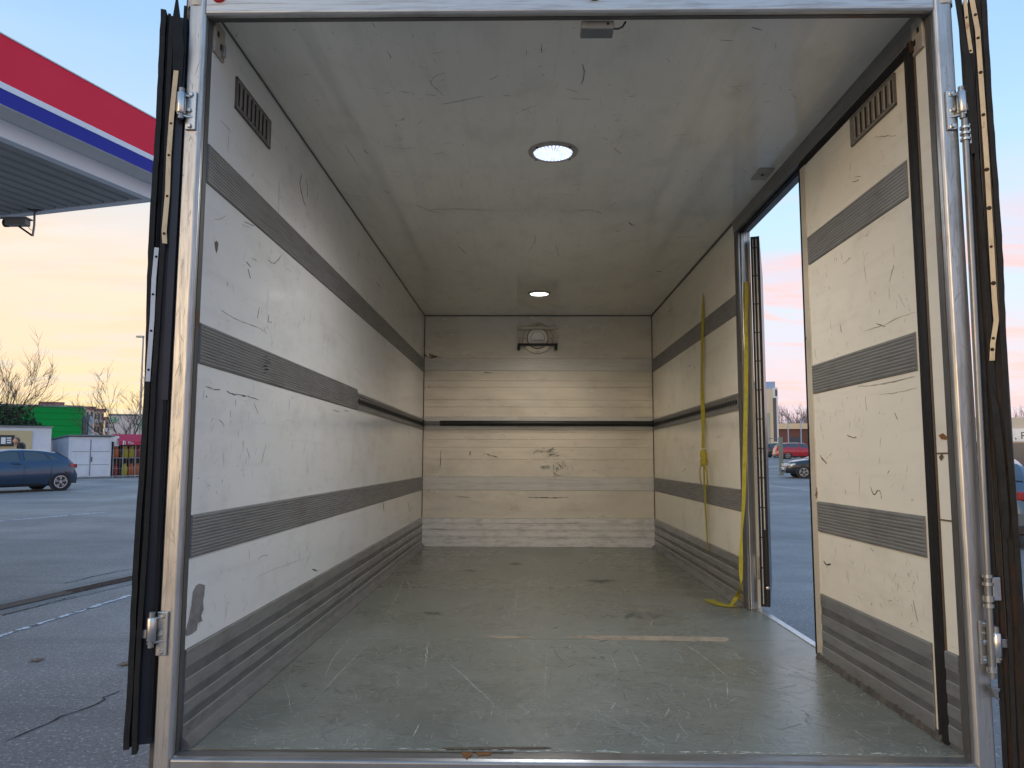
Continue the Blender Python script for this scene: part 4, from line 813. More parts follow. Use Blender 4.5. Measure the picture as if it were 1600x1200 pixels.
KIND = {
 'hatch': dict(L=4.37, W=1.81, wb=(-1.54, 1.12), wr=.325, top=[(-2.18,.60),(-2.15,.92),(-2.02,1.06),(-1.80,1.20),(-1.45,1.385),(-1.0,1.452),(-.4,1.485),(.0,1.475),(.42,1.41),(.8,1.22),(1.22,.99),(1.5,.93),(1.85,.84),(2.08,.70),(2.18,.52)],
   belt=[(-2.18,.56),(-2.0,.98),(-1.6,1.02),(-.6,.965),(.6,.91),(1.2,.89),(1.85,.80),(2.18,.48)],
   wins=[[(-.28,.965),(.82,.925),(.45,1.27),(.25,1.36),(-.22,1.40)], [(-1.28,1.02),(-.42,.972),(-.40,1.39),(-.72,1.385),(-1.05,1.31)], [(-1.62,1.045),(-1.33,1.022),(-1.10,1.29),(-1.34,1.23)]],
   ws=(.44, 1.18), rg=(-1.95, -1.42)),
 'wagon': dict(L=4.5, W=1.76, wb=(-1.3, 1.36), wr=.315, top=[(-2.25,.55),(-2.22,.95),(-2.05,1.25),(-1.85,1.40),(-1.2,1.46),(-.2,1.47),(.3,1.42),(.75,1.2),(1.2,.97),(1.9,.84),(2.15,.7),(2.25,.5)],
   belt=[(-2.25,.52),(-2.1,.92),(-.6,.93),(.6,.90),(1.2,.88),(1.9,.80),(2.25,.46)],
   wins=[[(-.25,.95),(.80,.925),(.42,1.26),(.2,1.38),(-.2,1.41)], [(-1.22,.96),(-.36,.95),(-.34,1.40),(-1.20,1.39)], [(-1.95,.98),(-1.32,.965),(-1.32,1.385),(-1.78,1.33)]],
   ws=(.40, 1.16), rg=(-2.15, -1.92)),
 'sedan': dict(L=4.47, W=1.74, wb=(-1.33, 1.39), wr=.32, top=[(-2.23,.55),(-2.2,.92),(-2.0,1.0),(-1.55,1.03),(-1.0,1.32),(-.5,1.40),(.0,1.40),(.4,1.32),(1.1,.98),(1.5,.93),(1.95,.84),(2.15,.72),(2.23,.5)],
   belt=[(-2.23,.5),(-2.1,.9),(-1.5,.95),(-.6,.93),(.6,.90),(1.2,.88),(1.95,.80),(2.23,.46)],
   wins=[[(-.2,.95),(.82,.925),(.38,1.22),(.1,1.32),(-.16,1.34)], [(-1.2,.97),(-.30,.95),(-.28,1.34),(-.6,1.33),(-.95,1.2)]],
   ws=(.36, 1.06), rg=(-1.5, -.98)),
}
def make_car(name, kind, col, label, metallic=.4, loc=(0,0), heading=0., zg=0., plate=None, group='parked cars', rim='rim'):
    K = KIND[kind]; L, Wd = K['L'], K['W']/2; root_ = empty(name, (loc[0], loc[1], zg), heading); tag(root_, label, 'car', group)
    paintm = plain(name + ' paint', col, .30, metallic, .04, 3, 0, .5, .8)
    top = lambda x: lerp_pts(K['top'], x); belt = lambda x: min(lerp_pts(K['belt'], x), top(x) - .035)
    def hw(x):
        e = abs(x)/(L/2); return Wd*(1 - .22*max(0, (e - .72)/.28)**2.0)
    def bot(x):
        e = abs(x)/(L/2); return .19 + .12*max(0, (e - .8)/.2)
    def sy(x, zz):
        b = belt(x); w_ = hw(x)
        if zz <= b:
            m_ = .62; t = (zz - m_)
            return w_*(1 - (.10*t*t/(b - m_ + .05)**2 if t > 0 else .07*(t/.42)**2))
        return w_*.90 - (zz - b)*.50
    xs_ = sorted(set([p[0] for p in K['top']] + [-L/2 + L*i/26 for i in range(27)])); rings = []
    for x in xs_:
        b0, b1, tp = bot(x), belt(x), top(x); zs = [b0, b0 + .06, b0 + (b1-b0)*.35, b0 + (b1-b0)*.6, b0 + (b1-b0)*.85, b1]; half = [(sy(x, q)*(.93 if i == 0 else 1), q) for i, q in enumerate(zs)]
        ed = tp - min(.05, (tp - b1)*.5)
        for t in (.4, .8, 1): q = b1 + (ed - b1)*t; half.append((sy(x, q), q))
        ye = half[-1][0]; half += [(ye*.86, ed + (tp-ed)*.65), (ye*.5, tp), (0, tp + .008)]
        rings.append([(x, y, q) for y, q in half] + [(x, -y, q) for y, q in half[-2::-1]])
    n = len(rings[0]); m = MB(); m.add([p for r in rings for p in r], [(i*n+k, i*n+k+1, (i+1)*n+k+1, (i+1)*n+k) for i in range(len(rings)-1) for k in range(n-1)] + [(i*n+n-1, i*n, (i+1)*n, (i+1)*n+n-1) for i in range(len(rings)-1)] + [tuple(range(n)), tuple((len(rings)-1)*n+k for k in range(n))])
    body = m.build('body', paintm, root_, smooth=38)
    def sidepoly(P, sgn, off, mb, th=.012, sub=1):
        pts = []
        for (a, b), (c, d) in zip(P, P[1:] + P[:1]):
            for i in range(5): t = i/5; pts.append((a + (c-a)*t, b + (d-b)*t))
        cx = sum(p[0] for p in pts)/len(pts); cz = sum(p[1] for p in pts)/len(pts); nn = len(pts)
        vs = [Vector((x, sgn*(sy(x, q) + off), q)) for x, q in pts] + [Vector((cx, sgn*(sy(cx, cz) + off), cz))]
        mid = [Vector(((x+cx)/2, sgn*(sy((x+cx)/2, (q+cz)/2) + off), (q+cz)/2)) for x, q in pts]
        vs2 = vs[:nn] + mid + [vs[nn]]
        mb.add(vs2, [(i, (i+1) % nn, nn + (i+1) % nn, nn + i) for i in range(nn)] + [(nn+i, nn + (i+1) % nn, 2*nn) for i in range(nn)])
    for sgn in (-1, 1):
        for P in K['wins']:
            c = (sum(p[0] for p in P)/len(P), sum(p[1] for p in P)/len(P)); lo_ = min(q for x, q in P); big = [(c[0] + (x-c[0])*1.05, max(lo_ - .012, c[1] + (q-c[1])*1.08)) for x, q in P]
            mb = MB(); sidepoly(big, sgn, .004, mb); fr_ = mb.build('window', M['trim'], body)
            mb = MB(); sidepoly(P, sgn, .008, mb); mb.build('pane', M['glass'], fr_)
        for xd in (-.34, .86, -1.22):
            seam = MB()
            pts = [(xd + .02*math.sin(q*5), q) for q in [.30 + i*.07 for i in range(10)]]; pts = [p for p in pts if p[1] < belt(p[0])]
            for (a, b), (c, d) in zip(pts[:-1], pts[1:]): sidepoly([(a-.006, b), (a+.006, b), (c+.006, d), (c-.006, d)], sgn, .002, seam)
            seam.build('door_seam', M['trim'], body)
        for xd in (-.48, .62 if kind != 'sedan' else .1): 
            if xd > .3: xd = -.16 + .0
            mb = MB(); sidepoly([(xd-.10, .855), (xd+.10, .85), (xd+.10, .875), (xd-.10, .88)], sgn, .018, mb); mb.build('door_handle', paintm, body)
        mb = MB(); sidepoly([(-.95, .22), (.98, .22), (.98, .29), (-.95, .29)], sgn, .006, mb); mb.build('sill_trim', M['trim'], body)
        mb = MB(); mb.lathe([(.02, -.1), (.075, -.08), (.085, .02), (.05, .10), (.01, .12)], (.80, sgn*(sy(.8, .95) + .10), .985), (.2, sgn, 0), 10); mb.build('mirror', M['trim'], root_, smooth=60)
        y_t = L/2
        # lamps
        mb = MB(); sidepoly([(-L/2 + .07, .80), (-L/2 + .34, .86), (-L/2 + .30, 1.00), (-L/2 + .14, .985)], sgn, .010, mb); tl = mb.build('tail_lamp', M['taillamp'], root_)
        mb = MB(); mb.box(-L/2 - .012 + .03, -L/2 + .2, *sorted((sgn*Wd*.52, sgn*Wd*.80)), .80, .94); mb.build('lens', M['taillamp'], tl, bevel=.02)
        mb = MB(); sidepoly([(L/2 - .10, .62), (L/2 - .44, .70), (L/2 - .46, .775), (L/2 - .16, .74)], sgn, .010, mb); hl_ = mb.build('headlamp', M['headlamp'], root_)
        mb = MB(); mb.box(L/2 - .22, L/2 - .03, *sorted((sgn*Wd*.42, sgn*Wd*.76)), .60, .72); mb.build('lens', M['headlamp'], hl_, bevel=.02)
        for xw in K['wb']:
            wy = hw(xw)*.985; r = K['wr']
            mb = MB(); mb.lathe([(0, 0), (r + .055, 0), (r + .055, .05), (0, .05)], (xw, sgn*(wy - .045), r + .015), (0, sgn, 0), 28); mb.build('wheel_arch', M['trim'], body)
            mb = MB(); mb.lathe([(r*.6, -.16), (r*.93, -.16), (r, -.12), (r, .005), (r*.95, .03), (r*.70, .035), (r*.68, .02)], (xw, sgn*(wy - .012), r), (0, sgn, 0), 32); wh = mb.build('wheel', M['tyre'], root_, smooth=40)
            mb = MB(); mb.lathe([(0, 0), (r*.66, 0), (r*.69, .02), (r*.69, .028), (r*.62, .026), (r*.60, .006), (0, .006)], (xw, sgn*(wy - .012), r), (0, sgn, 0), 28); mb.build('rim_dish', M['trim'], wh)
            mb = MB()
            for k in range(5):
                a = k*2*math.pi/5 + .3; ca_, sa_ = math.cos(a), math.sin(a)
                for da in (-.16, .16):
                    P = [(math.cos(a+da*1.2)*r*.12, math.sin(a+da*1.2)*r*.12), (math.cos(a+da-.10)*r*.66, math.sin(a+da-.10)*r*.66), (math.cos(a+da+.10)*r*.66, math.sin(a+da+.10)*r*.66)]
                    mb.prism([(xw + p_, sgn*(wy - .004), r + q_) for p_, q_ in P], (0, sgn*.024, 0))
            mb.lathe([(r*.60, 0), (r*.69, 0), (r*.69, .024), (r*.60, .024)], (xw, sgn*(wy - .004), r), (0, sgn, 0), 28); mb.lathe([(0, 0), (r*.17, 0), (r*.15, .03), (0, .03)], (xw, sgn*(wy - .004), r), (0, sgn, 0), 14)
            mb.build('rim', M[rim], wh, smooth=30)
    for nm, (xa, xb) in (('windscreen', K['ws']), ('rear_window', K['rg'])):
        vs = []; fs = []; st = 8
        for i in range(st+1):
            x = xa + (xb - xa)*(i/st*.92 + .04); tp = top(x); ed = tp - min(.05, (tp - belt(x))*.5); ye = sy(x, ed)*.88
            nx_ = .02 if nm == 'windscreen' else -.02
            for k in range(-3, 4): vs.append((x + nx_, ye*k/3, tp + .016 - .03*(abs(k)/3)**2.5))
        fs = [(i*7+k, i*7+k+1, i*7+8+k, i*7+7+k) for i in range(st) for k in range(6)]
        MB().add(vs, fs).build(nm, M['glass'], body, smooth=60)
    MB().box(L/2 - .16, L/2 - .02, -.42, .42, .46, .60).build('grille', M['trim'], body, bevel=.02)
    MB().box(L/2 - .2, L/2 + .0, -.62, .62, .26, .40).build('bumper_grille', M['trim'], body, bevel=.02)
    MB().box(-L/2 - .012, -L/2 + .2, -.66, .66, .25, .40).build('bumper_trim', M['trim'], body, bevel=.02)
    for xx, s_ in ((-L/2 - .02, -1), (L/2 - .005, 1)):
        zz_ = (.66 if s_ < 0 else .43); pl_ = MB().box(*sorted((xx, xx + s_*.012)), -.26, .26, zz_, zz_ + .115).build('number_plate', M['plate'], root_)
        if plate and s_ < 0:
            cu_ = bpy.data.curves.new('t', 'FONT'); cu_.body = plate; cu_.size = .12; cu_.align_x = 'CENTER'; cu_.align_y = 'CENTER'; to = bpy.data.objects.new('t', cu_); C.objects.link(to)
            me = bpy.data.meshes.new_from_object(to.evaluated_get(bpy.context.evaluated_depsgraph_get())); bpy.data.objects.remove(to)
            me.materials.append(M['trim']); t_ = bpy.data.objects.new('lettering', me); C.objects.link(t_); t_.parent = pl_; t_.matrix_local = Matrix.Translation((xx - .0135, 0, zz_ + .055)) @ Matrix.Rotation(-math.pi/2, 4, 'Z') @ Matrix.Rotation(math.pi/2, 4, 'X')
    MB().lathe([(0, 0), (.045, 0), (.04, .012), (0, .014)], (-L/2 - .005, 0, .89), (-1, 0, 0), 16).build('emblem', M['chrome'], root_)
    return root_
# blue hatchback, facing left
P1, P2 = G(93.5, 767), G(-16, 772); hd_ = math.atan2(P2.y - P1.y, P2.x - P1.x)
dv = Vector((math.cos(hd_), math.sin(hd_), 0)); side_ = Vector((-dv.y, dv.x, 0)); side_ = side_ if side_.dot(Vector((P1.x, P1.y, 0))) > 0 else -side_
c_ = P1 + dv*1.54 + side_*.88
make_car('parked_car', 'hatch', (.030,.062,.110), 'blue hatchback with silver alloy wheels parked in front of the kiosk', .55, (c_.x, c_.y), hd_)
# cars seen through the side door
p = AT(1238, 716, 68); make_car('parked_car', 'wagon', (.42,.02,.03), 'red estate car parked behind the green concrete post', .2, (p.x + 1.0, p.y + .9), R_(-3), gz(p.x, p.y))
p = AT(1197, 714, 76); make_car('parked_car', 'wagon', (.03,.035,.045), 'dark estate car half hidden behind the red estate', .3, (p.x + 2.25, p.y + .9), R_(4), gz(p.x, p.y))
p = G(1262, 748); make_car('parked_car', 'sedan', (.014,.018,.026), 'black saloon nosing in beside the edge of the closed side door', .3, (p.x + 1.39 + .0, p.y + .87), R_(172), 0, rim='chrome')
p = G(1534, 857); make_car('parked_car', 'hatch', (.10,.13,.16), 'dark grey hatchback seen from behind between frame and right rear door', .5, (p.x + 2.2*math.sin(R_(31)), p.y + 2.2*math.cos(R_(31))), R_(59), 0, plate='ZI')

# ================================================================== the man by the kiosk
def person(loc, heading, label):
    J = {'pelvis': (0,0,.95), 'spine': (0,.02,1.18), 'chest': (0,.05,1.38), 'neck': (0,.09,1.52), 'head': (0,.13,1.62), 'crown': (0,.125,1.70)}
    V = [(0,0,.95), (0,.02,1.18), (0,.03,1.40), (0,.12,1.50), (.19,.04,1.45), (.22,.0,1.18), (.20,.14,.96), (.19,.20,.87), (-.19,.04,1.45), (-.22,.0,1.18), (-.20,.14,.96), (-.19,.20,.87), (.10,0,.88), (.11,.04,.50), (.11,-.02,.10), (.12,.13,.05), (-.10,0,.88), (-.11,-.04,.50), (-.11,-.10,.10), (-.12,.05,.05)]
    E_ = [(0,1),(1,2),(2,3),(2,4),(4,5),(5,6),(6,7),(2,8),(8,9),(9,10),(10,11),(0,12),(12,13),(13,14),(14,15),(0,16),(16,17),(17,18),(18,19)]
    Rr = [.17,.19,.21,.085,.10,.07,.055,.045,.10,.06,.048,.045,.10,.075,.055,.045,.10,.075,.055,.045]
    me = bpy.data.meshes.new('person'); me.from_pydata(V, E_, []); ob = bpy.data.objects.new('person', me); C.objects.link(ob)
    ob.modifiers.new('s', 'SKIN'); ob.modifiers.new('d', 'SUBSURF').levels = 2
    for i, sv_ in enumerate(me.skin_vertices[0].data): sv_.radius = (Rr[i], Rr[i]*(.72 if i < 3 else 1)); sv_.use_root = (i == 0)
    bpy.context.view_layer.update(); m2 = bpy.data.meshes.new_from_object(ob.evaluated_get(bpy.context.evaluated_depsgraph_get())); bpy.data.objects.remove(ob)
    skin = plain('skin', (.46,.27,.19), .5, 0, .1, 20); dark = plain('dark jacket', (.012,.013,.018), .7, 0, .3, 20); jeans = plain('dark trousers', (.03,.035,.05), .8, 0, .3, 20); hair = plain('short grey brown hair', (.12,.085,.06), .7, 0, .4, 60)
    # head grown onto the neck
    bm = bmesh.new(); bm.from_mesh(m2)
    res = bmesh.ops.create_uvsphere(bm, u_segments=28, v_segments=20, radius=1)
    for v_ in res['verts']:
        x, y, q = v_.co; fy = y*.103 + (.012 if y > 0 else 0)*y; fz = q*.125; fx = x*.078*(1 - .10*max(0, -q))
        fy += .022*math.exp(-((x/.16)**2 + ((q + .10)/.16)**2))*(y > 0) + .012*math.exp(-((x/.3)**2 + ((q + .75)/.15)**2))*(y > 0) - .007*math.exp(-(((abs(x) - .36)/.16)**2 + ((q - .12)/.12)**2))*(y > 0)
        fx += math.copysign(.016, x)*math.exp(-(((y + .05)/.14)**2 + ((q + .05)/.22)**2))*(abs(x) > .6)
        v_.co = (fx*1.06, fy*1.06 + .19, fz*1.04 + 1.60)
    bm.to_mesh(m2); bm.free()
    for mm in (dark, skin, jeans, hair): m2.materials.append(mm)
    for pl in m2.polygons:
        c = pl.center; pl.use_smooth = True
        if c.z > 1.50:
            pl.material_index = 3 if (c.z > 1.635 and c.y < .24 and (c.z > 1.68 or c.y < .19)) or (c.z > 1.57 and c.y < .14) else 1
            if c.z < 1.55 and c.y < .125: pl.material_index = 0
        elif c.z < .93: pl.material_index = 1 if (abs(c.x) > .15 and c.z > .80) else 2
    o = bpy.data.objects.new('person', m2); C.objects.link(o); o.location = loc; o.rotation_euler = (0, 0, heading)
    return tag(o, label, 'person')
pm = AT(35, 700, 28.4); person((pm.x, pm.y, .17), R_(112), 'person in a dark jacket walking behind the blue car, head lowered')

# ================================================================== buildings and street furniture on the left
M['white_render'] = plain('white render', (.66,.69,.74), .8, 0, .22, 1.2)
M['beige'] = plain('beige panel', (.56,.46,.26), .7, 0, .12, 1)
M['green'] = plain('green cladding', (.006,.27,.055), .8, 0, .15, .6, 0, .15)
M['white_sheet'] = plain('white sheet metal', (.76,.77,.79), .45, .1, .2, 2)
M['roofgrey'] = plain('grey roof edge', (.20,.22,.22), .6, 0, .2, 2)
M['steel'] = plain('galvanised steel', (.34,.35,.36), .45, .6, .3, 6)
M['red'] = plain('red canvas', (.50,.025,.06), .6, 0, .15, 2)
M['cream_far'] = plain('cream wall', (.62,.54,.42), .8, 0, .12, .5)
M['far_pink'] = plain('pale pink wall', (.58,.46,.42), .85, 0, .15, .3)
M['far_roof'] = plain('tile roof', (.30,.14,.12), .85, 0, .2, .5)
M['far_window'] = plain('far window', (.06,.07,.09), .2, 0, .1, 1)
def xbox(u0, u1, v0, v1, y, dy, mat, name, parent=None, off=None, dz=0):
    a, b = AT(u0, v1, y), AT(u1, v0, y); return MB().box(a.x, b.x, y, y + dy, (a.z if v1 < 9000 else 0), b.z).build(name, mat, parent, off=off)
class House:
    """a building whose front stands square to the line of sight; loc(u, v) gives a place on that front"""
    def __init__(h, name, label, u0, u1, v0, y, depth, mat, cat='building', rot=0., base=0.):
        c = AT((u0 + u1)/2, 700, y); h.az = math.atan2(c.x, c.y) + rot; h.e = empty(name, (c.x, c.y, base), -h.az); tag(h.e, label, cat); h.base = base
        h.c = Vector((c.x, c.y, 0)); h.n = Vector((math.sin(h.az), math.cos(h.az), 0)); h.t = Vector((math.cos(h.az), -math.sin(h.az), 0))
        a, b = h.loc(u0, v0), h.loc(u1, v0); h.x0, h.x1 = a[0], b[0]; h.z1 = h.loc((u0+u1)/2, v0)[1]
        MB().box(h.x0, h.x1, 0, depth, 0, h.z1).build('wall', mat, h.e); h.d = depth
    def loc(h, u, v):
        d = wray(u, v); k = (h.c - CAM).dot(h.n)/d.dot(h.n); p = CAM + d*k; return (p - h.c).dot(h.t), p.z - h.base
    def box(h, u0, u1, v0, v1, q0, q1, name, mat, parent=None):
        a, b = h.loc(u0, v1), h.loc(u1, v0); return MB().box(a[0], b[0], q0, q1, max(a[1], .001), b[1]).build(name, mat, parent or h.e)
    def mb(h, x0, x1, q0, q1, z0, z1, name, mat, parent=None): return MB().box(x0, x1, q0, q1, z0, z1).build(name, mat, parent or h.e)
    def edge(h, t=.1, o=.06): h.mb(h.x0 - o, h.x1 + o, -o, h.d, h.z1, h.z1 + t, 'roof_edge', M['roofgrey'])
# kiosk
k = House('kiosk', 'white kiosk with a beige panel and framed screen behind the blue car', -110, 81, 667, 33, 3, M['white_render']); k.edge(.07)
pa = k.loc(51, 673); k.mb(k.x0 + .2, pa[0], -.03, -.001, 0, pa[1], 'beige_panel', M['beige'])
sf_ = k.box(-40, 22.5, 680, 697, -.10, -.031, 'screen_frame', M['trim']); k.box(-36, 19, 682.5, 694.5, -.112, -.101, 'screen', plain('screen glass', (.10,.14,.14), .1, 0, .1, 2), sf_)
for (u0, u1, v0, v1) in ((1.5, 9, 683.5, 693.5), (10.5, 17.5, 683.5, 685.5), (10.5, 17.5, 687, 689), (10.5, 17.5, 690.5, 692.5), (-20, -2, 684, 693)): k.box(u0, u1, v0, v1, -.118, -.1125, 'notice', M['white_sheet'], sf_)
# green building
k = House('shop_building', 'bright green flat-roofed building behind the kiosk', -60, 127.5, 634.5, 62, 8, M['green'], rot=R_(6)); k.edge(.15)
gj = plain('dark green joint', (.004,.18,.035), .8, 0, .1, 2, 0, .15)
for i in range(1, 9): k.mb(k.x0 + .01, k.x1 - .01, -.02, -.001, k.z1*i/9, k.z1*i/9 + .03, 'cladding_joint', gj)
k = House('shop_building', 'grey glazed bay right of the green building', 128.2, 139, 655, 66, 5, plain('grey green glazing', (.10,.13,.115), .3, 0, .3, 1)); k.edge(.25)
for i in (1, 2): k.mb(k.x0 + (k.x1-k.x0)*i/3 - .03, k.x0 + (k.x1-k.x0)*i/3 + .03, -.04, -.001, 0, k.z1, 'mullion', M['steel'])
k = House('shop_building', 'narrow white wall beside the glazed bay', 139.2, 145, 650, 67, 4, M['white_render']); k.edge(.12)
def block(u0, u1, v0, y, mat, label, rows, cols):
    k = House('apartment_block', label, u0, u1, v0, y, 9, mat)
    MB().prism([(k.x0 - .4, -.4, k.z1), (k.x1 + .4, -.4, k.z1), (k.x1 + .4, 9.4, k.z1), (k.x0 - .4, 9.4, k.z1)], (0, 0, .5)).build('roof', M['far_roof'], k.e)
    w_ = k.x1 - k.x0
    for r in range(rows):
        for c in range(cols):
            xa = k.x0 + w_*(c + .25)/cols; zz_ = k.z1 - 1.9 - r*2.9
            if zz_ < .5: continue
            k.mb(xa, xa + w_*.5/cols, -.05, -.001, zz_, zz_ + 1.3, 'window', M['far_window']); k.mb(xa - .3, xa + w_*.5/cols + .3, -.8, -.051, zz_ - .9, zz_ - .2, 'balcony', M['white_render'])
block(63, 98, 631, 190, M['far_pink'], 'pale apartment block peeping over the green roof', 6, 6)
block(127, 147, 639, 150, M['far_pink'], 'pink apartment block right of the green building', 4, 3)
block(147, 163, 642, 170, M['cream_far'], 'cream apartment block between the pink block and the bare tree', 5, 3)
block(164, 176, 655, 165, M['far_pink'], 'low pink house left of the bare tree trunk', 3, 2)
k = House('shop_building', 'long white shop building behind the bare tree', 170, 262, 650, 85, 8, plain('pale pink white wall', (.66,.58,.55), .8, 0, .1, .4)); k.edge(.2)
for (u0, u1, v0, v1) in ((170.5, 184, 652, 660), (214, 226, 653, 672)): k.box(u0, u1, v0, v1, -.10, -.001, 'green_panel', plain('pale green panel', (.30,.55,.36), .6))
# white shed
A_ = G(105, 748.5); ab = Vector((math.cos(R_(50)), math.sin(R_(50)), 0)); wS = 1.92; B_ = A_ + ab*wS; bk = Vector((-ab.y, ab.x, 0)); az_ = math.atan2(ab.y, ab.x)
shed = empty('storage_shed', (A_.x, A_.y, 0), az_); tag(shed, 'low white metal shed with double doors and sloping roof', 'shed')
HS = 1.68 + (695 - 684.5)/F_PX*A_.y; dS = 3.3; HB = HS*.885
MB().prism([(0, 0, .06), (0, dS, .06), (0, dS, HB), (0, 0, HS)], (wS, 0, 0)).build('wall', M['white_sheet'], shed)
MB().prism([(-.10, -.14, HS + .04), (-.10, dS + .3, HB - .02), (-.10, dS + .3, HB + .03), (-.10, -.14, HS + .10)], (wS + .2, 0, 0)).build('roof', M['roofgrey'], shed)
MB().box(-.02, wS + .02, -.03, dS, .0, .07).build('base_frame', M['roofgrey'], shed)
for i, (a, b) in enumerate(((.05*wS, .485*wS), (.515*wS, .97*wS))):
    d = MB().box(a, b, -.02, -.001, .10, HS - .12).build('door', M['white_sheet'], shed, bevel=.004)
    for j, q in enumerate((.36, .68)): MB().box(a + .03, b - .03, -.0245, -.0205, HS*(1-q), HS*(1-q) + .03).build('seam', M['steel'], d)
MB().box(.495*wS, .505*wS, -.045, -.0215, .12, HS - .14).build('door_bar', M['steel'], shed); MB().box(.525*wS, .54*wS, -.06, -.0215, HS*.40, HS*.52).build('handle', M['trim'], shed)
# gas bottle cage
cg = empty('gas_bottle_cage', (B_.x, B_.y, 0), az_); tag(cg, 'steel cage with two shelves under a red canvas awning', 'cage')
wC, dC_ = 2.1, .75; zt = 1.68 + (695 - 692)/F_PX*B_.y; x_off = .10
cx = lambda x: x + x_off
for x in (0, .45, 1.05, 1.6, 2.1):
    for y in (0, dC_): MB().box(cx(x) - .02, cx(x) + .02, y - .02, y + .02, 0, zt).build('post', M['steel'], cg)
for z_ in (.10, .98):
    MB().box(cx(0), cx(wC), -.025, dC_ + .02, z_ - .03, z_).build('shelf', M['steel'], cg)
for z_ in (.45, 1.35): 
    MB().box(cx(0), cx(wC), -.03, -.022, z_, z_ + .015).build('rail', M['steel'], cg)
for i in range(14): MB().box(cx(.0 + .155*i), cx(.0 + .155*i) + .008, -.034, -.026, .1, zt).build('cage_wire', M['steel'], cg)
MB().box(cx(0), cx(wC), dC_ + .03, dC_ + .05, .05, zt).build('back_panel', M['trim'], cg)
zt2 = 1.68 + (695 - 680)/F_PX*B_.y
aw = MB().prism([(cx(.12), -.30, zt + .0), (cx(.12), -.32, zt - .16), (cx(.12), -.34, zt - .16), (cx(.12), -.32, zt + .02), (cx(.12), .2, zt2), (cx(.12), dC_, zt2), (cx(.12), dC_, zt2 - .03), (cx(.12), .2, zt2 - .03)], (wC - .0, 0, 0)).build('awning', M['red'], cg)
MB().box(cx(-.02), cx(.20), -.12, -.10, zt - .22, zt2 - .10).build('notice', M['white_sheet'], cg)
def letter(txt, size, mat, parent, M4):
    cu_ = bpy.data.curves.new('t', 'FONT'); cu_.body = txt; cu_.size = size; cu_.extrude = .002; to = bpy.data.objects.new('t', cu_); C.objects.link(to); bpy.context.view_layer.update()
    me = bpy.data.meshes.new_from_object(to.evaluated_get(bpy.context.evaluated_depsgraph_get())); bpy.data.objects.remove(to); me.materials.append(mat); t_ = bpy.data.objects.new('lettering', me); C.objects.link(t_)
    if parent: t_.parent = parent
    t_.matrix_local = M4; return t_
letter('Plin', .20, M['white_sheet'], aw, Matrix.Translation((cx(.52), -.350, zt - .13)) @ Matrix.Rotation(math.pi/2, 4, 'X'))
MB().prism([(cx(.28), -.345, zt - .14), (cx(.34), -.345, zt - .14), (cx(.36), -.345, zt + .04), (cx(.30), -.345, zt + .06)], (0, .004, 0)).build('logo', M['white_sheet'], aw); MB().box(cx(.38), cx(.42), -.345, -.341, zt - .15, zt + .03).build('logo', M['white_sheet'], aw)
GB = {'yellow': plain('yellow bottle', (.50,.42,.03), .45, 0, .2, 5), 'orange': plain('orange bottle', (.55,.13,.03), .45, 0, .2, 5), 'red': plain('dull red bottle', (.28,.04,.03), .5, 0, .25, 5)}
RTz = Matrix.Rotation(az_, 4, 'Z')
def bottle(x, shelf, colr, label):
    zb_ = .10 if shelf == 0 else .98; e = empty('gas_bottle', Vector((B_.x, B_.y, 0)) + (RTz @ Vector((cx(x), .28, zb_ + .001))), az_); tag(e, label, 'gas bottle', 'gas bottles in the cage')
    MB().lathe([(.12, 0), (.13, .03), (.15, .06), (.152, .36), (.13, .44), (.07, .48), (.04, .49)], (0, 0, 0), (0,0,1), 18).build('body', GB[colr], e, smooth=40)
    cb_ = MB()
    for k in range(14):
        a0, a1 = R_(-150 + k*21.4), R_(-150 + (k+1)*21.4); cb_.prism([(.095*math.cos(a0), .095*math.sin(a0), .46), (.095*math.cos(a1), .095*math.sin(a1), .46), (.088*math.cos(a1), .088*math.sin(a1), .46), (.088*math.cos(a0), .088*math.sin(a0), .46)], (0, 0, .12 if 2 < k < 11 else .09))
    cb_.build('collar', GB[colr], e); MB().lathe([(.02, .48), (.02, .54), (.03, .55), (0, .57)], (0,0,0), (0,0,1), 8).build('valve', M['steel'], e)
for x, sh, c, l in ((.22, 1, 'orange', 'orange gas bottle alone in the upper left bay'), (.22, 0, 'red', 'dull red gas bottle in the lower left bay'), (.66, 1, 'yellow', 'left of two yellow gas bottles on the upper shelf'), (.97, 1, 'yellow', 'right of two yellow gas bottles on the upper shelf'), (.66, 0, 'yellow', 'yellow gas bottle at the left of the lower shelf'), (.97, 0, 'orange', 'orange gas bottle next to the left yellow one below'), (1.28, 1, 'red', 'dull red gas bottle right of the upper yellow pair'), (1.28, 0, 'orange', 'second orange gas bottle on the lower shelf'), (1.60, 0, 'yellow', 'yellow gas bottle at the right of the lower shelf'), (1.60, 1, 'red', 'dull red gas bottle at the upper right')): bottle(x, sh, c, l)
# street lamp
pl = AT(217, 690, 58); sp_ = empty('street_lamp', (pl.x, pl.y, 0)); tag(sp_, 'tall grey street lamp rising behind the bare tree', 'street lamp')
ztop = AT(214, 527, 58).z
MB().tube([(0, 0, 0), (0, 0, 3), (0, 0, ztop)], [.11, .09, .06], 10).build('pole', M['steel'], sp_, smooth=True)
MB().box(-.55, .05, -.12, .12, ztop - .02, ztop + .12).build('lamp_head', M['steel'], sp_, bevel=.04)
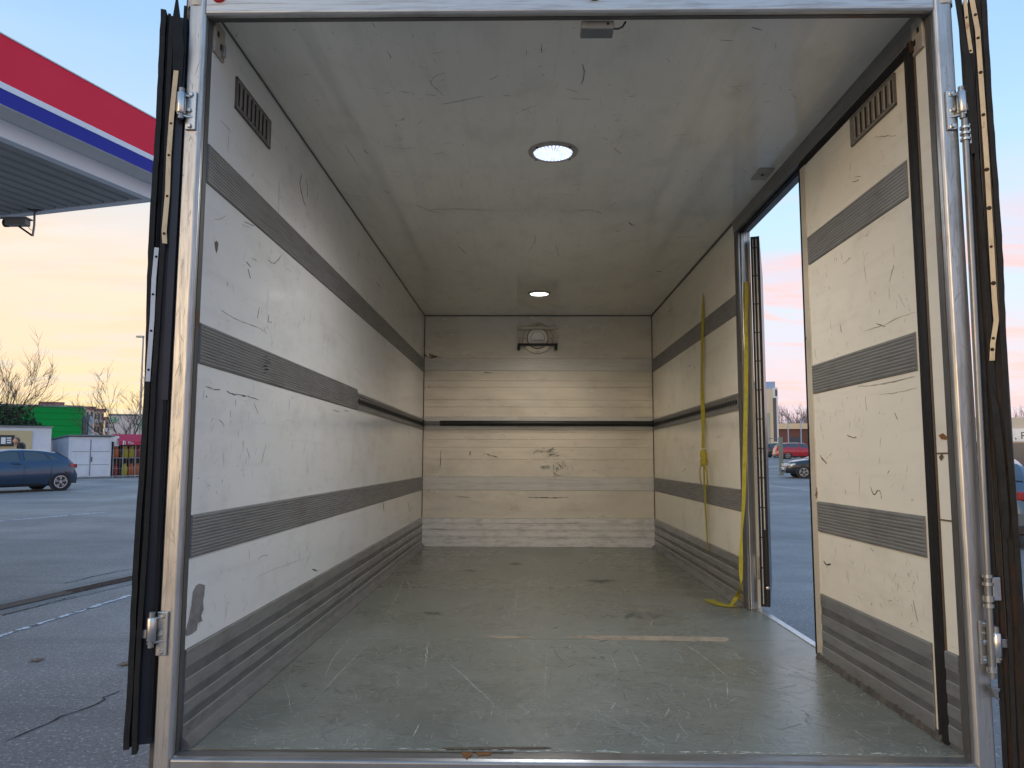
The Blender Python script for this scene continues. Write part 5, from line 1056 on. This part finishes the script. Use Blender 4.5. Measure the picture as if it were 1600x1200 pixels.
# bare trees
M['bark'] = plain('bark', (.085,.062,.050), .9, 0, .3, 6); M['bark2'] = plain('pale bark', (.22,.18,.19), .9, 0, .3, 6); M['needles'] = plain('dark evergreen', (.018,.030,.012), .75, 0, .5, 2.5)
def bare_tree(name, label, loc, H, spread, seed, lean=(0, 0), trunk=.13, mat='bark', levels=6, first=.22, thin=.009, kids=3, group=None):
    r = random.Random(seed); e = empty(name, loc); tag(e, label, 'tree', group); tm = MB(); bm_ = MB()
    def grow(p, d, L, rad, lev):
        pts = [p]; rr = [rad]; n = 5; q = p.copy(); dd = d.copy()
        for i in range(n):
            dd = (dd + Vector((r.gauss(0, .07), r.gauss(0, .07), r.gauss(.035, .05)))).normalized(); q = q + dd*L/n; pts.append(q.copy()); rr.append(max(thin*.5, rad*(1 - .6*(i+1)/n)))
        (tm if lev == 0 else bm_).tube(pts, rr, 6 if lev < 2 else (4 if lev < 3 else 3), False)
        if lev >= levels: return
        nk = 6 if lev == 0 else kids
        for k in range(nk):
            t = r.uniform(.25, .97) if lev else r.uniform(.75, 1.); i = min(n-1, int(t*n)); b = pts[i].lerp(pts[i+1], t*n - i)
            a = r.uniform(0, 2*math.pi) if lev else k*2*math.pi/nk + r.uniform(-.4, .4); an = r.uniform(.30, .75) if lev else r.uniform(.35, .95)*spread
            o = dd.orthogonal().normalized(); o2 = dd.cross(o); nd = (dd*math.cos(an) + (o*math.cos(a) + o2*math.sin(a))*math.sin(an)); nd.z += .08
            grow(b, nd.normalized(), L*r.uniform(.40, .66) if lev else H*r.uniform(.46, .68), max(thin, rr[i]*r.uniform(.42, .6)), lev+1)
    grow(Vector((0, 0, -.05)), Vector((lean[0], lean[1], 1)).normalized(), H*first, trunk, 0)
    tm.build('trunk', M[mat], e, smooth=50); bm_.build('crown', M[mat], e); return e
p = AT(207, 700, 44); bare_tree('bare_tree', 'leafless tree with thin twigs behind the red awning', (p.x, p.y, 0), 4.9, 1.05, 5, (-.10, 0), .14, kids=5, levels=4, first=.26, thin=.0085)
p = AT(-22, 700, 40); bare_tree('bare_tree', 'leafless tree leaning in from the left edge over the kiosk', (p.x, p.y, 0), 6.2, 1.15, 12, (.25, 0), .17, kids=6, levels=4, first=.26, thin=.0085)
# evergreen behind the kiosk
pe = AT(14, 690, 38.5); ev = empty('evergreen_bush', (pe.x, pe.y, 0)); tag(ev, 'dense dark evergreen bush rising behind the kiosk roof', 'bush')
r = random.Random(4); zt_ = AT(14, 632, 38.5).z; em = MB(); lobes = [(-2.4, 0, zt_*.60, 1.5), (-1.2, .3, zt_*.66, 1.45), (.0, 0, zt_*.62, 1.35), (.75, .2, zt_*.50, 1.1), (-.5, 0, zt_*.35, 1.5), (-2.2, 0, zt_*.3, 1.4)]
for i in range(9000):
    cxl, cyl, czl, rl = r.choice(lobes); d = Vector((r.gauss(0, 1), r.gauss(0, 1), r.gauss(0, 1))).normalized()*rl*r.random()**.25; c = Vector((cxl, cyl, czl)) + d
    if c.z < .2: continue
    a = Vector((r.gauss(0, 1), r.gauss(0, 1), r.gauss(.5, 1))).normalized(); b = a.orthogonal().normalized(); s_ = r.uniform(.07, .15); em.add([c - b*s_*.4, c + a*s_*1.4, c + b*s_*.4], [(0, 1, 2)])
em.build('crown', M['needles'], ev); MB().tube([(-.6, 0, 0), (-.5, 0, 1.2), (-.5, 0, 2.4)], [.12, .1, .05], 8).build('trunk', M['bark'], ev)

# ================================================================== petrol station canopy
az1 = R_(16.3); f1 = Vector((math.sin(az1), math.cos(az1), 0)); f2 = Vector((-math.cos(az1), math.sin(az1), 0))   # along the near fascia, along the far edge
Zs = 4.8; cc = AT(246, 316, 9.7); sc_f = (Zs - CAMZ)/(AT(240, 313, 9.7).z - CAMZ); CC = CAM + (cc - CAM)*sc_f; CC.z = 0      # far corner of the canopy at soffit height
can = empty('fuel_canopy', (CC.x, CC.y, 0)); tag(can, 'petrol station canopy with red, white and blue fascia and slatted underside', 'canopy'); co_ = Vector((CC.x, CC.y, 0))
def cp(a, b, zz): return CC + f1*a + f2*b + Vector((0, 0, zz))       # a: along the fascia (0 at the corner, negative towards the camera), b: inwards to the left
LA, LBd = -16., 11.
M['cred'] = plain('red fascia', (.86,.026,.062), .55, 0, .06, 1.2, 0, .2); M['cwhite'] = plain('white fascia', (.80,.82,.86), .4, 0, .06, 1.2); M['cblue'] = plain('blue fascia', (.030,.036,.32), .55, 0, .06, 1.2, 0, .2); M['csoff'] = plain('grey soffit edge', (.70,.70,.69), .5, 0, .1, 1.); M['cslat'] = plain('grey soffit slat', (.36,.35,.335), .5, 0, .15, 2); M['cgap'] = plain('soffit gap', (.07,.073,.075), .7)
def fz(v, out_=0., u=120):                                           # height of a line of the near face, which stands out_ in front of the beam
    d = wray(u, v); n_ = -f2; k = (CC + n_*out_ - CAM).dot(n_)/d.dot(n_); return (CAM + d*k).z
lo_, hi_ = 0., 1.5                                                   # how far the fascia stands out, so that its flat underside has its measured depth
for _ in range(40):
    OUT = (lo_ + hi_)/2
    if fz(217.2, OUT) > fz(237.5): lo_ = OUT
    else: hi_ = OUT
M['jred'] = plain('red fascia joint', (.45,.012,.045), .6); M['jblue'] = plain('blue fascia joint', (.015,.02,.18), .6)
zu = fz(217.2, OUT)
prof = [(fz(262.5), zu, 'cwhite', 'beam', 0., 'csoff'), (zu + .005, fz(194.4, OUT), 'cblue', 'blue_band', OUT, 'jblue'), (fz(194.4, OUT), fz(185.2, OUT), 'cwhite', 'white_band', OUT + .004, 'csoff'), (fz(185.2, OUT), fz(118.3, OUT), 'cred', 'red_band', OUT, 'jred'), (fz(118.3, OUT), fz(116.4, OUT), 'csoff', 'capping', OUT + .01, None)]
for (z0, z1, mt, nm, o1, jm) in prof:
    MB().prism([cp(o1, -o1, z0), cp(o1, -o1, z1 - .001), cp(o1, .12, z1 - .001), cp(o1, .12, z0)], f1*(LA - o1)).build(nm, M[mt], can, off=co_)
    MB().prism([cp(o1, .1205, z0), cp(o1, .1205, z1 - .001), cp(-.12, .1205, z1 - .001), cp(-.12, .1205, z0)], f2*LBd).build(nm, M[mt], can, off=co_)
    if jm:
        for q in range(1, 6): MB().prism([cp(o1 - q*2.9, -o1 - .0015, z0 + .004), cp(o1 - q*2.9 - .008, -o1 - .0015, z0 + .004), cp(o1 - q*2.9 - .008, -o1 - .0015, z1 - .005), cp(o1 - q*2.9, -o1 - .0015, z1 - .005)], f2*.001).build('panel_joint', M[jm], can, off=co_)
MB().prism([cp(OUT - .002, -OUT + .002, zu + .0005), cp(LA, -OUT + .002, zu + .0005), cp(LA, -.0005, zu + .0005), cp(OUT - .002, -.0005, zu + .0005)], (0, 0, .004)).build('soffit_edge', M['csoff'], can, off=co_)
zs0 = fz(262.5); i = 0; b_ = .13
MB().prism([cp(-.125, .122, zs0 + .06), cp(LA, .122, zs0 + .06), cp(LA, LBd, zs0 + .06), cp(-.125, LBd, zs0 + .06)], (0, 0, .5)).build('deck', M['cgap'], can, off=co_)
slat_me = None
while b_ < LBd - .2:
    q = MB().prism([cp(-.122, b_, zs0 + .058), cp(-.122, b_ + .022, zs0 + .012), cp(-.122, b_ + .150, zs0 + .012), cp(-.122, b_ + .172, zs0 + .058)], f1*(LA + .13)); q.build('soffit_slat', M['cslat'], can, off=co_); b_ += .20
for a, b in ((-5., 5.5), (-12., 5.5)): MB().prism([cp(a, b, 0), cp(a + .35, b, 0), cp(a + .35, b + .35, 0), cp(a, b + .35, 0)], (0, 0, zs0 + .01)).build('column', M['cwhite'], can, off=co_)
# camera hanging under it
hp = AT(56, 330, 10.); sH = (zs0 - CAMZ)/(hp.z - CAMZ); hp = CAM + (hp - CAM)*sH
cctv = empty('security_camera', (hp.x, hp.y, hp.z)); tag(cctv, 'boxy security camera hung on a bracket under the canopy', 'security camera')
sc2 = hp.y/F_PX
def hl2(u, v, d=0): p = AT(u, v, hp.y) - hp; return Vector((p.x, p.y + d, p.z))
MB().tube([hl2(54, 319), hl2(54, 335), hl2(53.5, 352), hl2(51, 369)], .014, 8).build('drop_rod', M['steel'], cctv); MB().tube([hl2(54.5, 333), hl2(60, 329), hl2(64, 326), hl2(64, 321)], .008, 6).build('brace', M['steel'], cctv)
MB().box(-.08, .09, -.05, .05, .005, .02).build('ceiling_plate', M['trim'], cctv)
MB().tube([hl2(50, 368), hl2(40, 361), hl2(30, 354)], .013, 8).build('arm', M['trim'], cctv); MB().tube([hl2(50, 360), hl2(46, 357), hl2(42, 352)], .004, 6).build('cable', M['trim'], cctv)
a, b = hl2(11, 353), hl2(44, 343); hb = MB().box(a.x, b.x, -.06, .06, a.z, b.z).build('housing', plain('camera housing', (.30,.29,.25), .5), cctv, bevel=.012)
a, b = hl2(6, 345), hl2(46.5, 342); MB().box(a.x, b.x, -.07, .07, b.z - .012, b.z + .01).build('sunshield', plain('camera shield', (.24,.23,.21), .5), cctv, bevel=.004)
MB().lathe([(.055, 0), (.055, .05), (.045, .055), (.03, .02), (0, .02)], hl2(13, 348.5), (-1, 0, 0), 16).build('lens_hood', M['trim'], cctv, smooth=40)

# ================================================================== the yard on the right
sheet('grass_verge', [G(1170, 716.5), G(1192, 719), G(1222, 738.5), G(1170, 740)], plain('short grass', (.055,.085,.03), .95, 0, .5, 4), .05)
strip('kerb', G(1150, 741), G(1226, 741), .15, M['concrete'], .055)
pp = G(1221, 743); ps = empty('concrete_post', (pp.x, pp.y, 0)); tag(ps, 'grey green concrete fence post in front of the red estate', 'post')
hP = CAMZ + (695 - 683)/F_PX*pp.y
MB().box(-.10, .10, -.10, .10, 0, hP).build('shaft', plain('mossy concrete', (.20,.235,.19), .85, 0, .35, 5, .2), ps, bevel=.02); MB().box(-.07, .07, -.07, .07, hP, hP + .02).build('cap', M['concrete'], ps)
fn = empty('wire_fence', (pp.x, pp.y, 0)); tag(fn, 'thin wire fence with green top rail running behind the post', 'fence')
MB().tube([(-12, 0, hP - .05), (-.11, 0, hP - .05)], .02, 6).build('top_rail', M['steel'], fn); MB().tube([(-12, 0, .4), (-.11, 0, .4)], .008, 6).build('wire', M['steel'], fn); MB().tube([(-1.5, 0, .1), (-.11, 0, 1.4)][::-1], .02, 6).build('stay', M['steel'], fn)
for x in (-3., -6., -9., -12.): MB().tube([(x, 0, 0), (x, 0, hP)], .025, 6).build('post', M['steel'], fn)
# pale hall with a glass top
k = House('industrial_hall', 'cream hall with roller door and bluish glass parapet', 1120, 1207, 608, 85, 12, M['cream_far'], base=.45)
gm_ = plain('sky blue glazing', (.22,.36,.58), .12, 0, .1, .6); a = k.loc(1206, 596); k.mb(k.x0, k.x1 + .3, .2, 11.8, k.z1, a[1], 'glass_parapet', gm_)
b = k.loc(1214.5, 597); k.mb(k.x1 + .002, b[0], -.3, 5, 0, b[1] - .6, 'corner_tower', M['white_render'])
k.box(1209, 1212.5, 622, 690, -.34, -.301, 'window', M['far_window']); k.box(1211, 1214, 609, 619, -.34, -.301, 'window', M['far_window'])
a, b = k.loc(1150, 690), k.loc(1203, 645); dr = k.mb(a[0], b[0], -.04, -.001, .05, b[1], 'roller_door', plain('grey green door', (.34,.36,.30), .6))
for q in range(1, 7): k.mb(a[0], b[0], -.05, -.041, .05 + (b[1] - .05)*q/7, .11 + (b[1] - .05)*q/7, 'door_rib', M['steel'], dr)
k = House('warehouse', 'long low warehouse with cream band above red brown wall', 1214, 1420, 661, 120, 20, plain('red brown wall', (.15,.065,.05), .8, 0, .2, .5), base=.4)
a = k.loc(1300, 670); k.mb(k.x0, k.x1, -.5, -.001, a[1], k.z1, 'cream_band', plain('cream band', (.66,.52,.33), .7, 0, .08, .3))
for i in range(6): k.mb(k.x0 + 2 + i*3.6, k.x0 + 3.6 + i*3.6, -.06, -.001, 1.0, 2.6, 'window', M['far_window'])
for i, u in enumerate((1232, 1252)): 
    q = AT(u, 690, 100); e = empty('street_lamp', (q.x, q.y, .4)); tag(e, ('pale slim pole left' if i == 0 else 'pale slim pole right') + ' of the pair in front of the warehouse', 'pole', 'poles by the warehouse'); MB().tube([(0,0,0), (0,0,4.6)], .07, 6).build('pole', M['white_render'], e); MB().box(-.15, .15, -.1, .1, 4.6, 4.75).build('lamp_head', M['steel'], e)
hgd = MB(); r = random.Random(9); a, b = AT(1214, 696, 92), AT(1290, 696, 92)
for i in range(2600):
    c = Vector((r.uniform(a.x, b.x), 92 + r.gauss(0, .35), .4 + r.random()*.9)); d = Vector((r.gauss(0,1), r.gauss(0,1), r.gauss(0,1))).normalized(); e2 = d.orthogonal().normalized(); s_ = .16; hgd.add([c - e2*s_*.5, c + d*s_, c + e2*s_*.5], [(0,1,2)])
tag(hgd.build('hedge', plain('rusty hedge', (.13,.075,.035), .9, 0, .5, 1)), 'low russet hedge along the far side of the road', 'hedge')
for i, (u, H) in enumerate(((1219, 8.5), (1228, 10), (1238, 9.4), (1248, 10.4), (1258, 9.2), (1270, 9.8), (1522, 8), (1598, 9.), (1612, 9.6))):
    q = AT(u, 690, 165 + (i % 3)*4); bare_tree('bare_tree', ['bare tree nearest the hall, far behind the warehouse', 'second bare tree from the hall in the far row', 'third bare tree from the hall in the far row', 'fourth bare tree from the hall in the far row', 'fifth bare tree from the hall in the far row', 'bare tree of the far row partly behind the side door', 'bare tree seen in the gap by the right frame post', 'bare tree far right of the open rear door', 'outermost bare tree right of the open rear door'][i], (q.x, q.y, 0), H, .9, 40 + i, (0, 0), .16, 'bark2', 3, .3, .035, 5, 'far row of bare trees')
# sign-written white hall close on the right
k = House('trade_hall', 'cream hall with a white lettered band behind the grey hatchback', 1440, 1790, 652, 46, 8, M['cream_far'])
k.box(1441, 1789, 668, 690, -.12, -.001, 'sign_band', M['white_sheet'])
a = k.loc(1585, 686); letter(', R', .62, M['trim'], k.e, Matrix.Translation((a[0], -.125, a[1])) @ Matrix.Rotation(math.pi/2, 4, 'X'))
a = k.loc(1600, 692); k.mb(k.x0 + .3, k.x1 - .3, -.05, -.002, .3, a[1], 'window_band', M['far_window'])
